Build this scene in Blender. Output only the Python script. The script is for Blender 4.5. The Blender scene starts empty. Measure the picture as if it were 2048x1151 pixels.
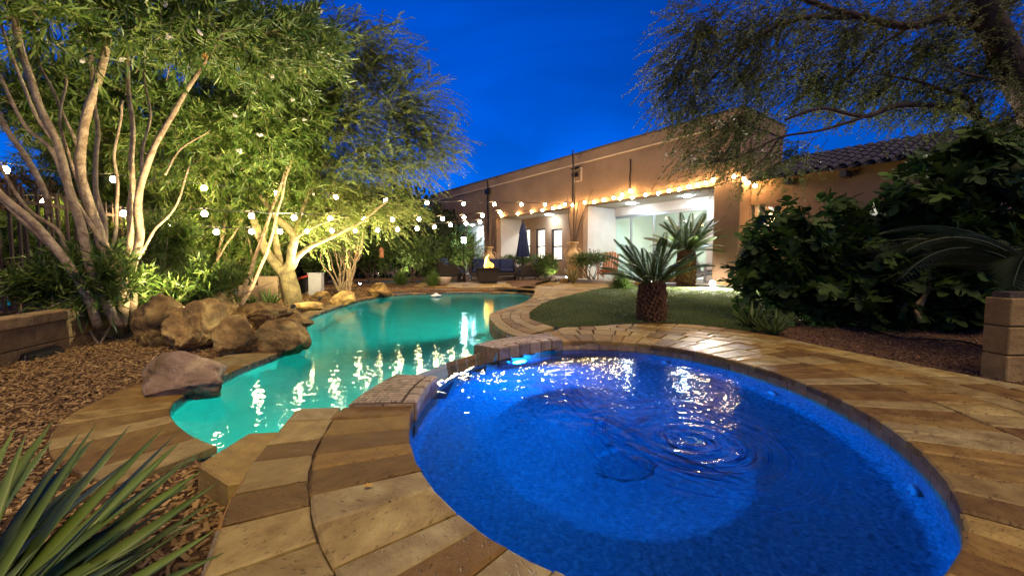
import bpy, math, random
import numpy as np
from mathutils import Vector, Matrix, noise
random.seed(7); rng = np.random.default_rng(7)
R = math.radians
SC = bpy.context.scene
COL = SC.collection

# ------------------------------------------------------------------ camera
CAM_H = 0.72; FPX = 840.0; PITCH = math.atan(51.5/840.0)
cd = bpy.data.cameras.new('camera'); cam = bpy.data.objects.new('camera', cd); COL.objects.link(cam)
cam.location = (0, 0, CAM_H); cam.rotation_euler = (math.pi/2-PITCH, 0, 0)
cd.sensor_width = 36; cd.lens = FPX/2048*36; cd.clip_start = .02; cd.clip_end = 2000
SC.camera = cam
# ------------------------------------------------------------------ world, dusk sky, added warm fill
SUN_AZ = 158.0
w = bpy.data.worlds.new('World'); SC.world = w; w.use_nodes = True
nt = w.node_tree; nt.nodes.clear()
sky = nt.nodes.new('ShaderNodeTexSky'); sky.sky_type = 'NISHITA'; sky.sun_disc = False
sky.sun_elevation = R(5.0); sky.sun_rotation = R(SUN_AZ); sky.ozone_density = 8.0; sky.air_density = 1.0; sky.dust_density = 0.1
tint = nt.nodes.new('ShaderNodeMix'); tint.data_type = 'RGBA'; tint.blend_type = 'MULTIPLY'; tint.inputs[0].default_value = 1
tint.inputs[7].default_value = (0.004, 1.5, 2.55, 1)
bg = nt.nodes.new('ShaderNodeBackground'); bg.inputs[1].default_value = 0.060
out = nt.nodes.new('ShaderNodeOutputWorld')
tcw = nt.nodes.new('ShaderNodeTexCoord'); mpw = nt.nodes.new('ShaderNodeMapping'); mpw.inputs['Scale'].default_value = (1.2, 1.6, 3.0); mpw.inputs['Rotation'].default_value = (.4, .2, .6)
nw = nt.nodes.new('ShaderNodeTexNoise'); nw.inputs['Scale'].default_value = 1.6; nw.inputs['Detail'].default_value = 5; nw.inputs['Distortion'].default_value = .7
rw = nt.nodes.new('ShaderNodeMapRange'); rw.inputs[1].default_value = .40; rw.inputs[2].default_value = .70; rw.inputs[3].default_value = .88; rw.inputs[4].default_value = 1.35
mw = nt.nodes.new('ShaderNodeMix'); mw.data_type = 'RGBA'; mw.blend_type = 'MULTIPLY'; mw.inputs[0].default_value = 1
nt.links.new(tcw.outputs['Generated'], mpw.inputs[0]); nt.links.new(mpw.outputs[0], nw.inputs['Vector']); nt.links.new(nw.outputs['Fac'], rw.inputs[0]); nt.links.new(rw.outputs[0], mw.inputs[7])
nt.links.new(sky.outputs[0], tint.inputs[6]); nt.links.new(tint.outputs[2], mw.inputs[6]); nt.links.new(mw.outputs[2], bg.inputs[0]); nt.links.new(bg.outputs[0], out.inputs[0])
sd = bpy.data.lights.new('fill_sun', 'SUN'); fill_sun = bpy.data.objects.new('fill_sun', sd); COL.objects.link(fill_sun)
sd.energy = 1.6; sd.angle = R(40); sd.color = (1.0, .72, .36)  # warm fill lamp added to brighten the near ground
fill_sun.rotation_euler = (R(30), 0, R(22))
# ------------------------------------------------------------------ exposure, sampling
SC.view_settings.view_transform = 'Standard'; SC.view_settings.look = 'None'
SC.view_settings.exposure = 0.72; SC.view_settings.gamma = 1.0; SC.view_settings.use_curve_mapping = False
cy = SC.cycles; cy.use_denoising = True; cy.caustics_reflective = False; cy.caustics_refractive = False
cy.sample_clamp_indirect = 4.0; cy.max_bounces = 8; cy.transparent_max_bounces = 16; cy.use_light_tree = True
cy.diffuse_bounces = 3; cy.glossy_bounces = 3; cy.transmission_bounces = 6; cy.blur_glossy = 0.5

# ------------------------------------------------------------------ where a sight line meets the place
_c, _s = math.cos(PITCH), math.sin(PITCH)
def ray(px, py):
    u = (px-1024)/FPX; v = (575.5-py)/FPX
    return Vector((u, _c+v*_s, v*_c-_s))
def at(px, py, z=0.0):
    r = ray(px, py); return r*((z-CAM_H)/r.z)+Vector((0, 0, CAM_H))
def atY(px, py, Y):
    r = ray(px, py); return r*(Y/r.y)+Vector((0, 0, CAM_H))
def project(P):
    P = np.asarray(P, float); x = P[:, 0]; y = P[:, 1]*_c-(P[:, 2]-CAM_H)*_s; z = P[:, 1]*_s+(P[:, 2]-CAM_H)*_c
    y = np.where(y < .05, .05, y)
    return 1024+FPX*x/y, 575.5-FPX*z/y, y

# ------------------------------------------------------------------ materials
MATS = {}
def mat(name, col, rough=.6, col2=None, scale=6, detail=4, bump=0, bscale=30, rand=0, spec=.4, metal=0, transl=0, col3=None, coat=0, stops=(.35, .65), obj_cols=None, attr=False):
    m = bpy.data.materials.new(name); m.use_nodes = True; MATS[name] = m
    n = m.node_tree.nodes; l = m.node_tree.links; p = n['Principled BSDF']
    p.inputs['Roughness'].default_value = rough; p.inputs['Metallic'].default_value = metal
    p.inputs['Specular IOR Level'].default_value = spec
    tc = n.new('ShaderNodeTexCoord'); src = None
    def ramp(cols, st):
        r = n.new('ShaderNodeValToRGB'); e = r.color_ramp.elements
        e[0].position = st[0]; e[0].color = (*cols[0], 1); e[1].position = st[-1]; e[1].color = (*cols[-1], 1)
        for i in range(1, len(cols)-1):
            x = e.new(st[0]+(st[-1]-st[0])*i/(len(cols)-1)); x.color = (*cols[i], 1)
        return r
    def mixm(a, b, fac, mode='MIX'):
        x = n.new('ShaderNodeMix'); x.data_type = 'RGBA'; x.blend_type = mode
        if isinstance(fac, (int, float)): x.inputs[0].default_value = fac
        else: l.new(fac, x.inputs[0])
        for i, q in ((6, a), (7, b)):
            if isinstance(q, tuple): x.inputs[i].default_value = (*q[:3], 1)
            else: l.new(q, x.inputs[i])
        return x.outputs[2]
    base = None
    oi = n.new('ShaderNodeObjectInfo')
    if obj_cols:
        r = ramp(obj_cols, (0, 1)); r.color_ramp.interpolation = 'LINEAR'; l.new(oi.outputs['Random'], r.inputs[0]); base = r.outputs[0]
    if attr:
        a = n.new('ShaderNodeAttribute'); a.attribute_name = 'rnd'
        cols = [c for c in (col, col3, col2) if c]
        r = ramp(cols, (0, 1)); l.new(a.outputs['Fac'], r.inputs[0]); base = r.outputs[0]
    elif col2:
        nz = n.new('ShaderNodeTexNoise'); nz.inputs['Scale'].default_value = scale; nz.inputs['Detail'].default_value = detail; nz.inputs['Roughness'].default_value = .62
        nz.noise_dimensions = '4D'
        mul = n.new('ShaderNodeMath'); mul.operation = 'MULTIPLY'; mul.inputs[1].default_value = 40 if rand or obj_cols else 0
        l.new(oi.outputs['Random'], mul.inputs[0]); l.new(mul.outputs[0], nz.inputs['W'])
        l.new(tc.outputs['Object'], nz.inputs['Vector'])
        cols = [c for c in (col, col3, col2) if c]
        r = ramp(cols, stops); l.new(nz.outputs['Fac'], r.inputs[0])
        base = mixm(base, r.outputs[0], .8, 'MULTIPLY') if base else r.outputs[0]
        if obj_cols:
            g = n.new('ShaderNodeMix'); g.data_type = 'RGBA'; g.blend_type = 'MULTIPLY'; g.inputs[0].default_value = 0; base = base
    if rand:
        hs = n.new('ShaderNodeHueSaturation'); mr = n.new('ShaderNodeMapRange')
        mr.inputs[3].default_value = 1-rand; mr.inputs[4].default_value = 1+rand
        l.new(oi.outputs['Random'], mr.inputs[0]); l.new(mr.outputs[0], hs.inputs['Value'])
        if base: l.new(base, hs.inputs['Color'])
        else: hs.inputs['Color'].default_value = (*col, 1)
        base = hs.outputs[0]
    if base: l.new(base, p.inputs['Base Color'])
    else: p.inputs['Base Color'].default_value = (*col, 1)
    if bump:
        nb = n.new('ShaderNodeTexNoise'); nb.inputs['Scale'].default_value = bscale; nb.inputs['Detail'].default_value = 6; nb.inputs['Roughness'].default_value = .65
        l.new(tc.outputs['Object'], nb.inputs['Vector'])
        b = n.new('ShaderNodeBump'); b.inputs['Strength'].default_value = min(1, bump); b.inputs['Distance'].default_value = .02
        l.new(nb.outputs['Fac'], b.inputs['Height']); l.new(b.outputs[0], p.inputs['Normal'])
    if coat: p.inputs['Coat Weight'].default_value = coat
    if transl:
        t = n.new('ShaderNodeBsdfTranslucent'); mx = n.new('ShaderNodeMixShader'); mx.inputs[0].default_value = transl
        if base: l.new(base, t.inputs['Color'])
        else: t.inputs['Color'].default_value = (*col, 1)
        o = n['Material Output']; l.new(p.outputs[0], mx.inputs[1]); l.new(t.outputs[0], mx.inputs[2]); l.new(mx.outputs[0], o.inputs[0])
    return m
def emit(name, col, strength):
    m = bpy.data.materials.new(name); m.use_nodes = True; MATS[name] = m
    n = m.node_tree.nodes; n.clear(); e = n.new('ShaderNodeEmission'); o = n.new('ShaderNodeOutputMaterial')
    e.inputs[0].default_value = (*col, 1); e.inputs[1].default_value = strength; m.node_tree.links.new(e.outputs[0], o.inputs[0]); return m
def water_mat(name, col, rough, bscale, bstr, stretch=(1, 1, 1)):
    m = bpy.data.materials.new(name); m.use_nodes = True; MATS[name] = m
    n = m.node_tree.nodes; l = m.node_tree.links; n.clear()
    g = n.new('ShaderNodeBsdfGlass'); g.inputs['Color'].default_value = (*col, 1); g.inputs['IOR'].default_value = 1.33; g.inputs['Roughness'].default_value = rough
    o = n.new('ShaderNodeOutputMaterial'); l.new(g.outputs[0], o.inputs[0])
    tc = n.new('ShaderNodeTexCoord'); mp = n.new('ShaderNodeMapping'); mp.inputs['Scale'].default_value = stretch; l.new(tc.outputs['Object'], mp.inputs[0])
    a = n.new('ShaderNodeTexNoise'); a.inputs['Scale'].default_value = bscale; a.inputs['Detail'].default_value = 2; a.inputs['Distortion'].default_value = .6
    l.new(mp.outputs[0], a.inputs['Vector'])
    b = n.new('ShaderNodeBump'); b.inputs['Strength'].default_value = bstr; b.inputs['Distance'].default_value = .05
    l.new(a.outputs['Fac'], b.inputs['Height']); l.new(b.outputs[0], g.inputs['Normal']); return m
def pane_mat(name, tintc, gl=.12):
    m = bpy.data.materials.new(name); m.use_nodes = True; MATS[name] = m
    n = m.node_tree.nodes; l = m.node_tree.links; n.clear()
    t = n.new('ShaderNodeBsdfTransparent'); t.inputs[0].default_value = (*tintc, 1)
    g = n.new('ShaderNodeBsdfGlossy'); g.inputs['Roughness'].default_value = .03
    lw_ = n.new('ShaderNodeLayerWeight'); lw_.inputs[0].default_value = .35
    fr = n.new('ShaderNodeMath'); fr.operation = 'POWER'; fr.inputs[1].default_value = 3.0; l.new(lw_.outputs['Facing'], fr.inputs[0])
    f2 = n.new('ShaderNodeMath'); f2.operation = 'MULTIPLY_ADD'; f2.inputs[1].default_value = .5; f2.inputs[2].default_value = .035; l.new(fr.outputs[0], f2.inputs[0]); fr = f2
    mx = n.new('ShaderNodeMixShader'); o = n.new('ShaderNodeOutputMaterial')
    l.new(fr.outputs[0], mx.inputs[0]); l.new(t.outputs[0], mx.inputs[1]); l.new(g.outputs[0], mx.inputs[2]); l.new(mx.outputs[0], o.inputs[0]); return m

PAVE = [(.42, .31, .095), (.23, .14, .035), (.38, .31, .125), (.30, .205, .055), (.46, .37, .14), (.19, .12, .032), (.34, .265, .10), (.33, .215, .055), (.40, .34, .16)]
def travertine(name, cols):
    m = bpy.data.materials.new(name); m.use_nodes = True; MATS[name] = m
    n = m.node_tree.nodes; l = m.node_tree.links; p = n['Principled BSDF']; p.inputs['Specular IOR Level'].default_value = .35
    oi = n.new('ShaderNodeObjectInfo'); tc = n.new('ShaderNodeTexCoord')
    r = n.new('ShaderNodeValToRGB'); r.color_ramp.interpolation = 'CONSTANT'; e = r.color_ramp.elements; e[0].color = (*cols[0], 1); e[1].position = 1/len(cols); e[1].color = (*cols[1], 1)
    for k in range(2, len(cols)): x = e.new(k/len(cols)); x.color = (*cols[k], 1)
    l.new(oi.outputs['Random'], r.inputs[0])
    mul = n.new('ShaderNodeMath'); mul.operation = 'MULTIPLY'; mul.inputs[1].default_value = 57; l.new(oi.outputs['Random'], mul.inputs[0])
    rot = n.new('ShaderNodeVectorRotate'); rot.rotation_type = 'Z_AXIS'; l.new(tc.outputs['Object'], rot.inputs['Vector']); l.new(mul.outputs[0], rot.inputs['Angle'])
    mp = n.new('ShaderNodeMapping'); mp.inputs['Scale'].default_value = (1, 2.2, 1); l.new(rot.outputs[0], mp.inputs[0])
    def nz(sc, det, vec, rg=.6):
        q = n.new('ShaderNodeTexNoise'); q.noise_dimensions = '4D'; q.inputs['Scale'].default_value = sc; q.inputs['Detail'].default_value = det; q.inputs['Roughness'].default_value = rg
        l.new(vec, q.inputs['Vector']); l.new(mul.outputs[0], q.inputs['W']); return q.outputs['Fac']
    def rmp(src, a, b, ca, cb):
        q = n.new('ShaderNodeValToRGB'); q.color_ramp.elements[0].position = a; q.color_ramp.elements[1].position = b; q.color_ramp.elements[0].color = (*ca, 1); q.color_ramp.elements[1].color = (*cb, 1); l.new(src, q.inputs[0]); return q.outputs[0]
    def mix(a, b, f):
        x = n.new('ShaderNodeMix'); x.data_type = 'RGBA'; x.blend_type = 'MULTIPLY'; x.inputs[0].default_value = f; l.new(a, x.inputs[6]); l.new(b, x.inputs[7]); return x.outputs[2]
    vein = nz(7, 6, mp.outputs[0]); blot = nz(11, 5, tc.outputs['Object']); pit = nz(48, 3, mp.outputs[0], .5); fine = nz(150, 4, tc.outputs['Object'])
    c = mix(r.outputs[0], rmp(vein, .32, .66, (.60, .52, .42), (1.1, 1.07, 1.0)), .8)
    c = mix(c, rmp(blot, .34, .60, (.55, .45, .33), (1, 1, 1)), .75)
    c = mix(c, rmp(pit, .28, .36, (.28, .22, .15), (1, 1, 1)), .85)
    l.new(c, p.inputs['Base Color']); l.new(rmp(blot, .3, .7, (.42, .42, .42), (.72, .72, .72)), p.inputs['Roughness'])
    h = n.new('ShaderNodeMath'); h.operation = 'MULTIPLY_ADD'; h.inputs[1].default_value = .35; l.new(fine, h.inputs[0])
    pr = rmp(pit, .26, .42, (0, 0, 0), (1, 1, 1)); l.new(pr, h.inputs[2])
    h2 = n.new('ShaderNodeMath'); h2.operation = 'MULTIPLY_ADD'; h2.inputs[1].default_value = 2.2; l.new(vein, h2.inputs[0]); l.new(h.outputs[0], h2.inputs[2])
    b = n.new('ShaderNodeBump'); b.inputs['Strength'].default_value = .8; b.inputs['Distance'].default_value = .006; l.new(h2.outputs[0], b.inputs['Height']); l.new(b.outputs[0], p.inputs['Normal'])
travertine('travertine', PAVE)
mat('grout', (.11, .08, .05), .9, (.05, .038, .025), 20, 3, .5, 60)
mat('mosaic', (.34, .26, .18), .35, (.22, .16, .11), 30, 3, .2, 60, .35)
mat('waterline_tile', (.16, .17, .16), .25, (.08, .085, .08), 12, 4, .15, 40, .3)
mat('spa_tile', (.40, .27, .13), .5, (.22, .14, .07), 14, 5, .4, 40, .3)
mat('stone_face', (1, .95, .9), .7, (.5, .42, .32), 12, 5, .7, 30, 0, .3, obj_cols=[(.42, .33, .2), (.5, .27, .08), (.33, .3, .25), (.45, .38, .27), (.27, .2, .12)])
mat('pool_plaster', (.72, .80, .78), .7, (.60, .70, .68), 3, 5, .1, 30)
mat('spa_plaster', (.20, .42, .52), .6, (.03, .09, .15), 45, 6, .3, 90, stops=(.36, .64), col3=(.09, .22, .32))
mat('soil', (.16, .085, .035), .95, (.07, .035, .014), 7, 8, 1, 60)
mat('chip', (.15, .085, .03), .85, (.56, .39, .16), attr=True, col3=(.32, .20, .07))
mat('gravel', (.07, .035, .022), .85, (.28, .16, .10), attr=True, col3=(.14, .075, .045))
mat('turf', (.035, .055, .018), .95, (.055, .075, .025), 4, 6, .6, 150)
mat('grass', (.05, .09, .015), .6, (.20, .22, .06), attr=True, transl=.25, col3=(.10, .15, .03))
mat('block', (.40, .27, .095), .9, (.25, .16, .055), 10, 6, .7, 40, .15)
mat('block_cap', (.48, .34, .14), .95, (.22, .145, .055), 14, 7, 1, 22, .15)
mat('rock', (.66, .48, .15), .85, (.07, .045, .016), 5.5, 12, 1, 34, .2, col3=(.32, .20, .06), stops=(.30, .66))
mat('rock_pink', (.60, .46, .24), .85, (.17, .115, .04), 5.0, 12, 1, 34, .1, col3=(.34, .23, .14), stops=(.30, .66))
mat('rock_dark', (.06, .05, .04), .6, (.02, .018, .015), 6, 6, .7, 14)
mat('stucco', (.36, .225, .13), .9, (.24, .145, .08), 1.1, 9, .5, 70, stops=(.3, .7))
mat('stucco_pale', (.62, .55, .47), .9, (.55, .48, .40), 2, 5, .2, 90)
mat('trim', (.62, .47, .32), .8)
mat('white_wall', (.82, .80, .74), .8)
mat('cap_dark', (.10, .08, .07), .6)
mat('roof_tile', (.05, .043, .06), .7, (.028, .025, .036), 5, 4, .3, 30, .3)
mat('dark_metal', (.022, .02, .02), .45, metal=.6, spec=.5)
mat('alu', (.32, .34, .36), .4, metal=.7)
mat('rust', (.055, .03, .018), .8, (.028, .016, .010), 9, 5, .3, 40, .2)
mat('wicker', (.035, .024, .018), .7, (.014, .010, .008), 60, 2, .8, 120)
mat('navy', (.012, .022, .085), .85, (.008, .015, .06), 8, 3, .2, 60)
mat('urn', (.62, .42, .20), .7, (.36, .22, .09), 5, 6, .3, 30)
mat('bowl', (.50, .42, .33), .8, (.40, .33, .25), 5, 5, .2, 40)
mat('concrete', (.42, .38, .33), .85, (.33, .30, .26), 4, 6, .3, 50)
mat('grey_box', (.50, .50, .50), .6, (.42, .42, .42), 6, 4)
mat('beige_board', (.40, .29, .17), .85, (.30, .21, .12), 6, 5, .3, 30)
mat('red_cloth', (.5, .06, .03), .8)
mat('black_plastic', (.012, .012, .013), .45)
mat('copper', (.45, .20, .09), .45, metal=.5)
mat('orange_wood', (.42, .16, .06), .6)
mat('white_plastic', (.8, .82, .85), .4)
mat('bark_pale', (.60, .46, .27), .85, (.26, .175, .09), 14, 8, 1, 40, .1, stops=(.3, .62))
mat('bark_green', (.25, .20, .075), .85, (.09, .07, .03), 9, 8, 1, 30, stops=(.32, .62))
mat('bark_dark', (.13, .085, .055), .95, (.05, .032, .022), 8, 7, 1, 25)
mat('stick', (.15, .10, .06), .9, (.08, .05, .03), 20, 3, .4, 50)
mat('cycad_trunk', (.22, .11, .04), .95, (.07, .035, .015), 22, 5, .8, 60, .2)
mat('leaf_oleander', (.032, .075, .010), .42, (.21, .27, .055), attr=True, transl=.30, col3=(.085, .15, .022))
mat('leaf_palo', (.06, .10, .014), .6, (.22, .25, .05), attr=True, transl=.35, col3=(.11, .16, .028))
mat('leaf_mesquite', (.05, .075, .016), .6, (.19, .21, .05), attr=True, transl=.35, col3=(.10, .13, .03))
mat('leaf_fig', (.014, .034, .008), .6, spec=.25, col2=(.06, .11, .020), attr=True, transl=.22, col3=(.027, .062, .012))
mat('leaf_shrub', (.035, .08, .014), .45, (.16, .23, .05), attr=True, transl=.3, col3=(.08, .15, .026))
mat('leaf_dark', (.014, .026, .008), .6, (.05, .07, .02), attr=True, transl=.25, col3=(.025, .045, .012))
mat('leaf_brown', (.05, .032, .018), .8, (.15, .10, .055), attr=True, transl=.2, col3=(.09, .058, .03))
mat('leaf_cycad', (.018, .05, .010), .35, (.085, .14, .035), 3, 3, 0, 30, .25, transl=.15)
mat('leaf_palm', (.012, .026, .007), .45, (.04, .058, .015), 3, 3, 0, 30, .25, transl=.15)
mat('leaf_yucca', (.09, .16, .02), .38, (.20, .27, .06), 4, 4, .1, 30, .3, spec=.5, transl=.12, stops=(.3, .7))
mat('leaf_agave', (.16, .14, .05), .5, (.28, .24, .09), 4, 3, 0, 30, .2)
mat('petal', (.62, .58, .52), .6, transl=.4)
mat('dry_leaf', (.55, .33, .07), .7)
mat('foam', (.45, .75, 1.0), .5, transl=.5)
emit('bulb_glow', (1.0, .62, .26), 95)
emit('bulb_glow_lantern', (1.0, .62, .26), 30)
emit('bulb_glow_fill', (1.0, .66, .28), 55)
emit('bulb_glow_pale', (1.0, .68, .34), 120)
emit('lamp_white', (.75, .88, 1.0), 60)
emit('flood_glow', (1.0, .93, .82), 900)
emit('flame_glow', (1.0, .33, .03), 7)
emit('flame_core', (1.0, .62, .12), 11)
emit('room_lamp', (1.0, .96, .86), 200)
emit('porch_lamp', (.60, .80, 1.0), 210)
emit('pool_lamp', (.018, .86, .70), 1050)
emit('spa_lamp', (.001, .21, 1.0), 1350)
water_mat('pool_water_surface', (.80, .98, .96), .012, 13, .06, (1, 1, 1))
water_mat('spa_water_surface', (.80, .93, 1.0), .025, 9, .11)
pane_mat('pane', (.80, .92, .90)); pane_mat('pane_clear', (.93, .95, .97))
M = MATS

# ------------------------------------------------------------------ mesh helpers
def tag(o, label=None, cat=None, group=None, kind=None):
    if label: o['label'] = label
    if cat: o['category'] = cat
    if group: o['group'] = group
    if kind: o['kind'] = kind
    return o
def empty(name, loc=(0, 0, 0), rz=0, label=None, cat=None, group=None, kind=None):
    o = bpy.data.objects.new(name, None); COL.objects.link(o); o.location = loc; o.rotation_euler = (0, 0, rz); o.empty_display_size = .1
    return tag(o, label, cat, group, kind)
def link(name, me, parent=None, mx=None):
    o = bpy.data.objects.new(name, me); COL.objects.link(o)
    if parent: o.parent = parent
    if mx is not None: o.matrix_basis = mx
    return o
def npmesh(name, V, F, m, smooth=False, rnd=None):
    """V n x 3, F list of arrays of same-length faces"""
    me = bpy.data.meshes.new(name); V = np.asarray(V, np.float32)
    if not isinstance(F, list): F = [F]
    F = [np.asarray(f, np.int32) for f in F if len(f)]
    nl = sum(f.size for f in F); nf = sum(len(f) for f in F)
    me.vertices.add(len(V)); me.vertices.foreach_set('co', V.ravel())
    me.loops.add(nl); me.loops.foreach_set('vertex_index', np.concatenate([f.ravel() for f in F]))
    tot = np.concatenate([np.full(len(f), f.shape[1], np.int32) for f in F]); st = np.concatenate([[0], np.cumsum(tot)[:-1]]).astype(np.int32)
    me.polygons.add(nf); me.polygons.foreach_set('loop_start', st)
    try: me.polygons.foreach_set('loop_total', tot)
    except Exception: pass
    me.polygons.foreach_set('use_smooth', np.full(nf, smooth))
    if rnd is not None:
        a = me.attributes.new('rnd', 'FLOAT', 'POINT'); a.data.foreach_set('value', np.asarray(rnd, np.float32))
    me.materials.append(M[m]); me.update(calc_edges=True); me.validate(); return me
class MB:
    def __init__(s): s.v = []; s.f = []
    def add(s, V, F):
        b = len(s.v); s.v += [tuple(x) for x in V]; s.f += [tuple(b+i for i in f) for f in F]; return s
    def box(s, c, d, rz=0, rx=0, taper=1):
        x, y, z = d[0]/2, d[1]/2, d[2]/2
        V = [Vector((a*x*(taper if q < 0 else 1), b*y*(taper if q < 0 else 1), q*z)) for q in (-1, 1) for a, b in ((-1, -1), (1, -1), (1, 1), (-1, 1))]
        m = Matrix.Rotation(rz, 3, 'Z') @ Matrix.Rotation(rx, 3, 'X'); V = [m @ v+Vector(c) for v in V]
        return s.add(V, [(3, 2, 1, 0), (4, 5, 6, 7), (0, 1, 5, 4), (1, 2, 6, 5), (2, 3, 7, 6), (3, 0, 4, 7)])
    def tube(s, P, r, n=8, caps=True):
        P = [Vector(p) for p in P]; r = r if hasattr(r, '__len__') else [r]*len(P); V = []; up = None
        for i, p in enumerate(P):
            t = (P[min(i+1, len(P)-1)]-P[max(i-1, 0)])
            t = t.normalized() if t.length > 1e-9 else Vector((0, 0, 1))
            if up is None: up = t.orthogonal().normalized()
            up = (up-t*up.dot(t)); up = up.normalized() if up.length > 1e-6 else t.orthogonal().normalized()
            sd = t.cross(up)
            V += [p+(up*math.cos(2*math.pi*k/n)+sd*math.sin(2*math.pi*k/n))*r[i] for k in range(n)]
        F = [(i*n+k, i*n+(k+1) % n, (i+1)*n+(k+1) % n, (i+1)*n+k) for i in range(len(P)-1) for k in range(n)]
        if caps: F += [tuple(reversed(range(n))), tuple((len(P)-1)*n+k for k in range(n))]
        return s.add(V, F)
    def lathe(s, prof, n=20, c=(0, 0, 0), caps=True):
        V = [(c[0]+r*math.cos(2*math.pi*k/n), c[1]+r*math.sin(2*math.pi*k/n), c[2]+z) for r, z in prof for k in range(n)]
        F = [(i*n+k, i*n+(k+1) % n, (i+1)*n+(k+1) % n, (i+1)*n+k) for i in range(len(prof)-1) for k in range(n)]
        if caps: F += [tuple(reversed(range(n))), tuple((len(prof)-1)*n+k for k in range(n))]
        return s.add(V, F)
    def prism(s, poly, z0, z1):
        n = len(poly); V = [(p[0], p[1], z0) for p in poly]+[(p[0], p[1], z1) for p in poly]
        return s.add(V, [tuple(range(n-1, -1, -1)), tuple(range(n, 2*n))]+[(i, (i+1) % n, n+(i+1) % n, n+i) for i in range(n)])
    def mesh(s, name, m, smooth=False):
        me = bpy.data.meshes.new(name); me.from_pydata(s.v, [], s.f); me.materials.append(M[m])
        if smooth: me.polygons.foreach_set('use_smooth', [True]*len(me.polygons))
        me.update(); return me
    def build(s, name, m, parent=None, smooth=False, mx=None): return link(name, s.mesh(name, m, smooth), parent, mx)
def bevel(o, wdt=.006, seg=2):
    b = o.modifiers.new('bevel', 'BEVEL'); b.width = wdt; b.segments = seg; b.limit_method = 'ANGLE'; return o
def spline(P, n):
    """Catmull-Rom through points, resampled evenly to n"""
    P = np.array([tuple(p)[:2] for p in P], float); Q = np.vstack([2*P[0]-P[1], P, 2*P[-1]-P[-2]]); o = []
    for i in range(1, len(Q)-2):
        a, b, c, d = Q[i-1:i+3]
        for t in np.linspace(0, 1, 24, endpoint=False): o.append(.5*((2*b)+(c-a)*t+(2*a-5*b+4*c-d)*t*t+(-a+3*b-3*c+d)*t**3))
    o.append(P[-1]); o = np.array(o); s = np.concatenate([[0], np.cumsum(np.linalg.norm(np.diff(o, axis=0), axis=1))])
    t = np.linspace(0, s[-1], n); return np.c_[np.interp(t, s, o[:, 0]), np.interp(t, s, o[:, 1])]
def arclen(P): return np.concatenate([[0], np.cumsum(np.linalg.norm(np.diff(P, axis=0), axis=1))])
def inside(poly, X, Y):
    poly = np.asarray(poly); c = np.zeros(np.shape(X), bool); j = len(poly)-1
    for i in range(len(poly)):
        xi, yi = poly[i][:2]; xj, yj = poly[j][:2]
        if yi != yj: c ^= ((yi > Y) != (yj > Y)) & (X < (xj-xi)*(Y-yi)/(yj-yi)+xi)
        j = i
    return c
def slab_mesh(poly, z, th, b=.005, name='paver', m='travertine', drop=None):
    """a stone with worn edges: poly counter-clockwise or not"""
    P = np.array(poly, float); n = len(P); c = P.mean(0)
    area = .5*np.sum(P[:, 0]*np.roll(P[:, 1], -1)-np.roll(P[:, 0], -1)*P[:, 1])
    if area < 0: P = P[::-1]
    e = np.roll(P, -1, 0)-P; e /= np.maximum(np.linalg.norm(e, axis=1), 1e-6)[:, None]; nr = np.c_[-e[:, 1], e[:, 0]]
    bis = nr+np.roll(nr, 1, 0); bis /= np.maximum((bis**2).sum(1), .35)[:, None]/2
    I = P+bis*b
    V = [(x-c[0], y-c[1], 0) for x, y in I]+[(x-c[0], y-c[1], -b*.8) for x, y in P]+[(x-c[0], y-c[1], -th) for x, y in P]
    F = [tuple(range(n))]+[(n+i, n+(i+1) % n, (i+1) % n, i) for i in range(n)]+[(2*n+i, 2*n+(i+1) % n, n+(i+1) % n, n+i) for i in range(n)]
    me = bpy.data.meshes.new(name); me.from_pydata(V, [], F); me.materials.append(M[m]); me.update()
    return me, (c[0], c[1], z)
def paver_row(A, B, seg, z, parent, gap=.006, th=.035, jit=.004, name='paver', m='travertine', b=.005, minw=.04, tilt=.0015):
    """stones between two curves A (inner) and B (outer), same count"""
    s = arclen((A+B)/2); Ltot = s[-1]; t = 0; cuts = [0]
    while t < Ltot-seg[0]*.6:
        t += random.uniform(*seg); cuts.append(min(t, Ltot))
    if Ltot-cuts[-1] > .05: cuts.append(Ltot)
    else: cuts[-1] = Ltot
    for a, bb in zip(cuts[:-1], cuts[1:]):
        if bb-a < .04: continue
        k = max(2, int((bb-a)/.09)+2); tt = np.linspace(a+gap/2, bb-gap/2, k)
        I = np.c_[np.interp(tt, s, A[:, 0]), np.interp(tt, s, A[:, 1])]; O = np.c_[np.interp(tt, s, B[:, 0]), np.interp(tt, s, B[:, 1])]
        d = O-I; L = np.linalg.norm(d, axis=1)
        if L.max() < minw: continue
        d /= np.maximum(L, 1e-6)[:, None]; I = I+d*gap/2; O = np.where((L > gap)[:, None], O-d*gap/2, O)
        if L.min() < .02:
            keep = L > .02; I = I[keep]; O = O[keep]
            if len(I) < 2: continue
        poly = np.vstack([I, O[::-1]])+rng.normal(0, jit*.5, (2*len(I), 2))
        me, loc = slab_mesh(poly, z+random.uniform(-.002, .002), th, b, name, m)
        o = link(name, me, parent); o.location = loc; o.rotation_euler = (random.gauss(0, tilt), random.gauss(0, tilt), 0)
def sheet(A, B, z, name, m, parent=None, z2=None):
    n = len(A); z2 = z if z2 is None else z2
    V = np.vstack([np.c_[A, np.full(n, z)], np.c_[B, np.full(n, z2)]]); i = np.arange(n-1)
    return link(name, npmesh(name, V, np.c_[i, i+1, n+i+1, n+i], m), parent)

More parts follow.
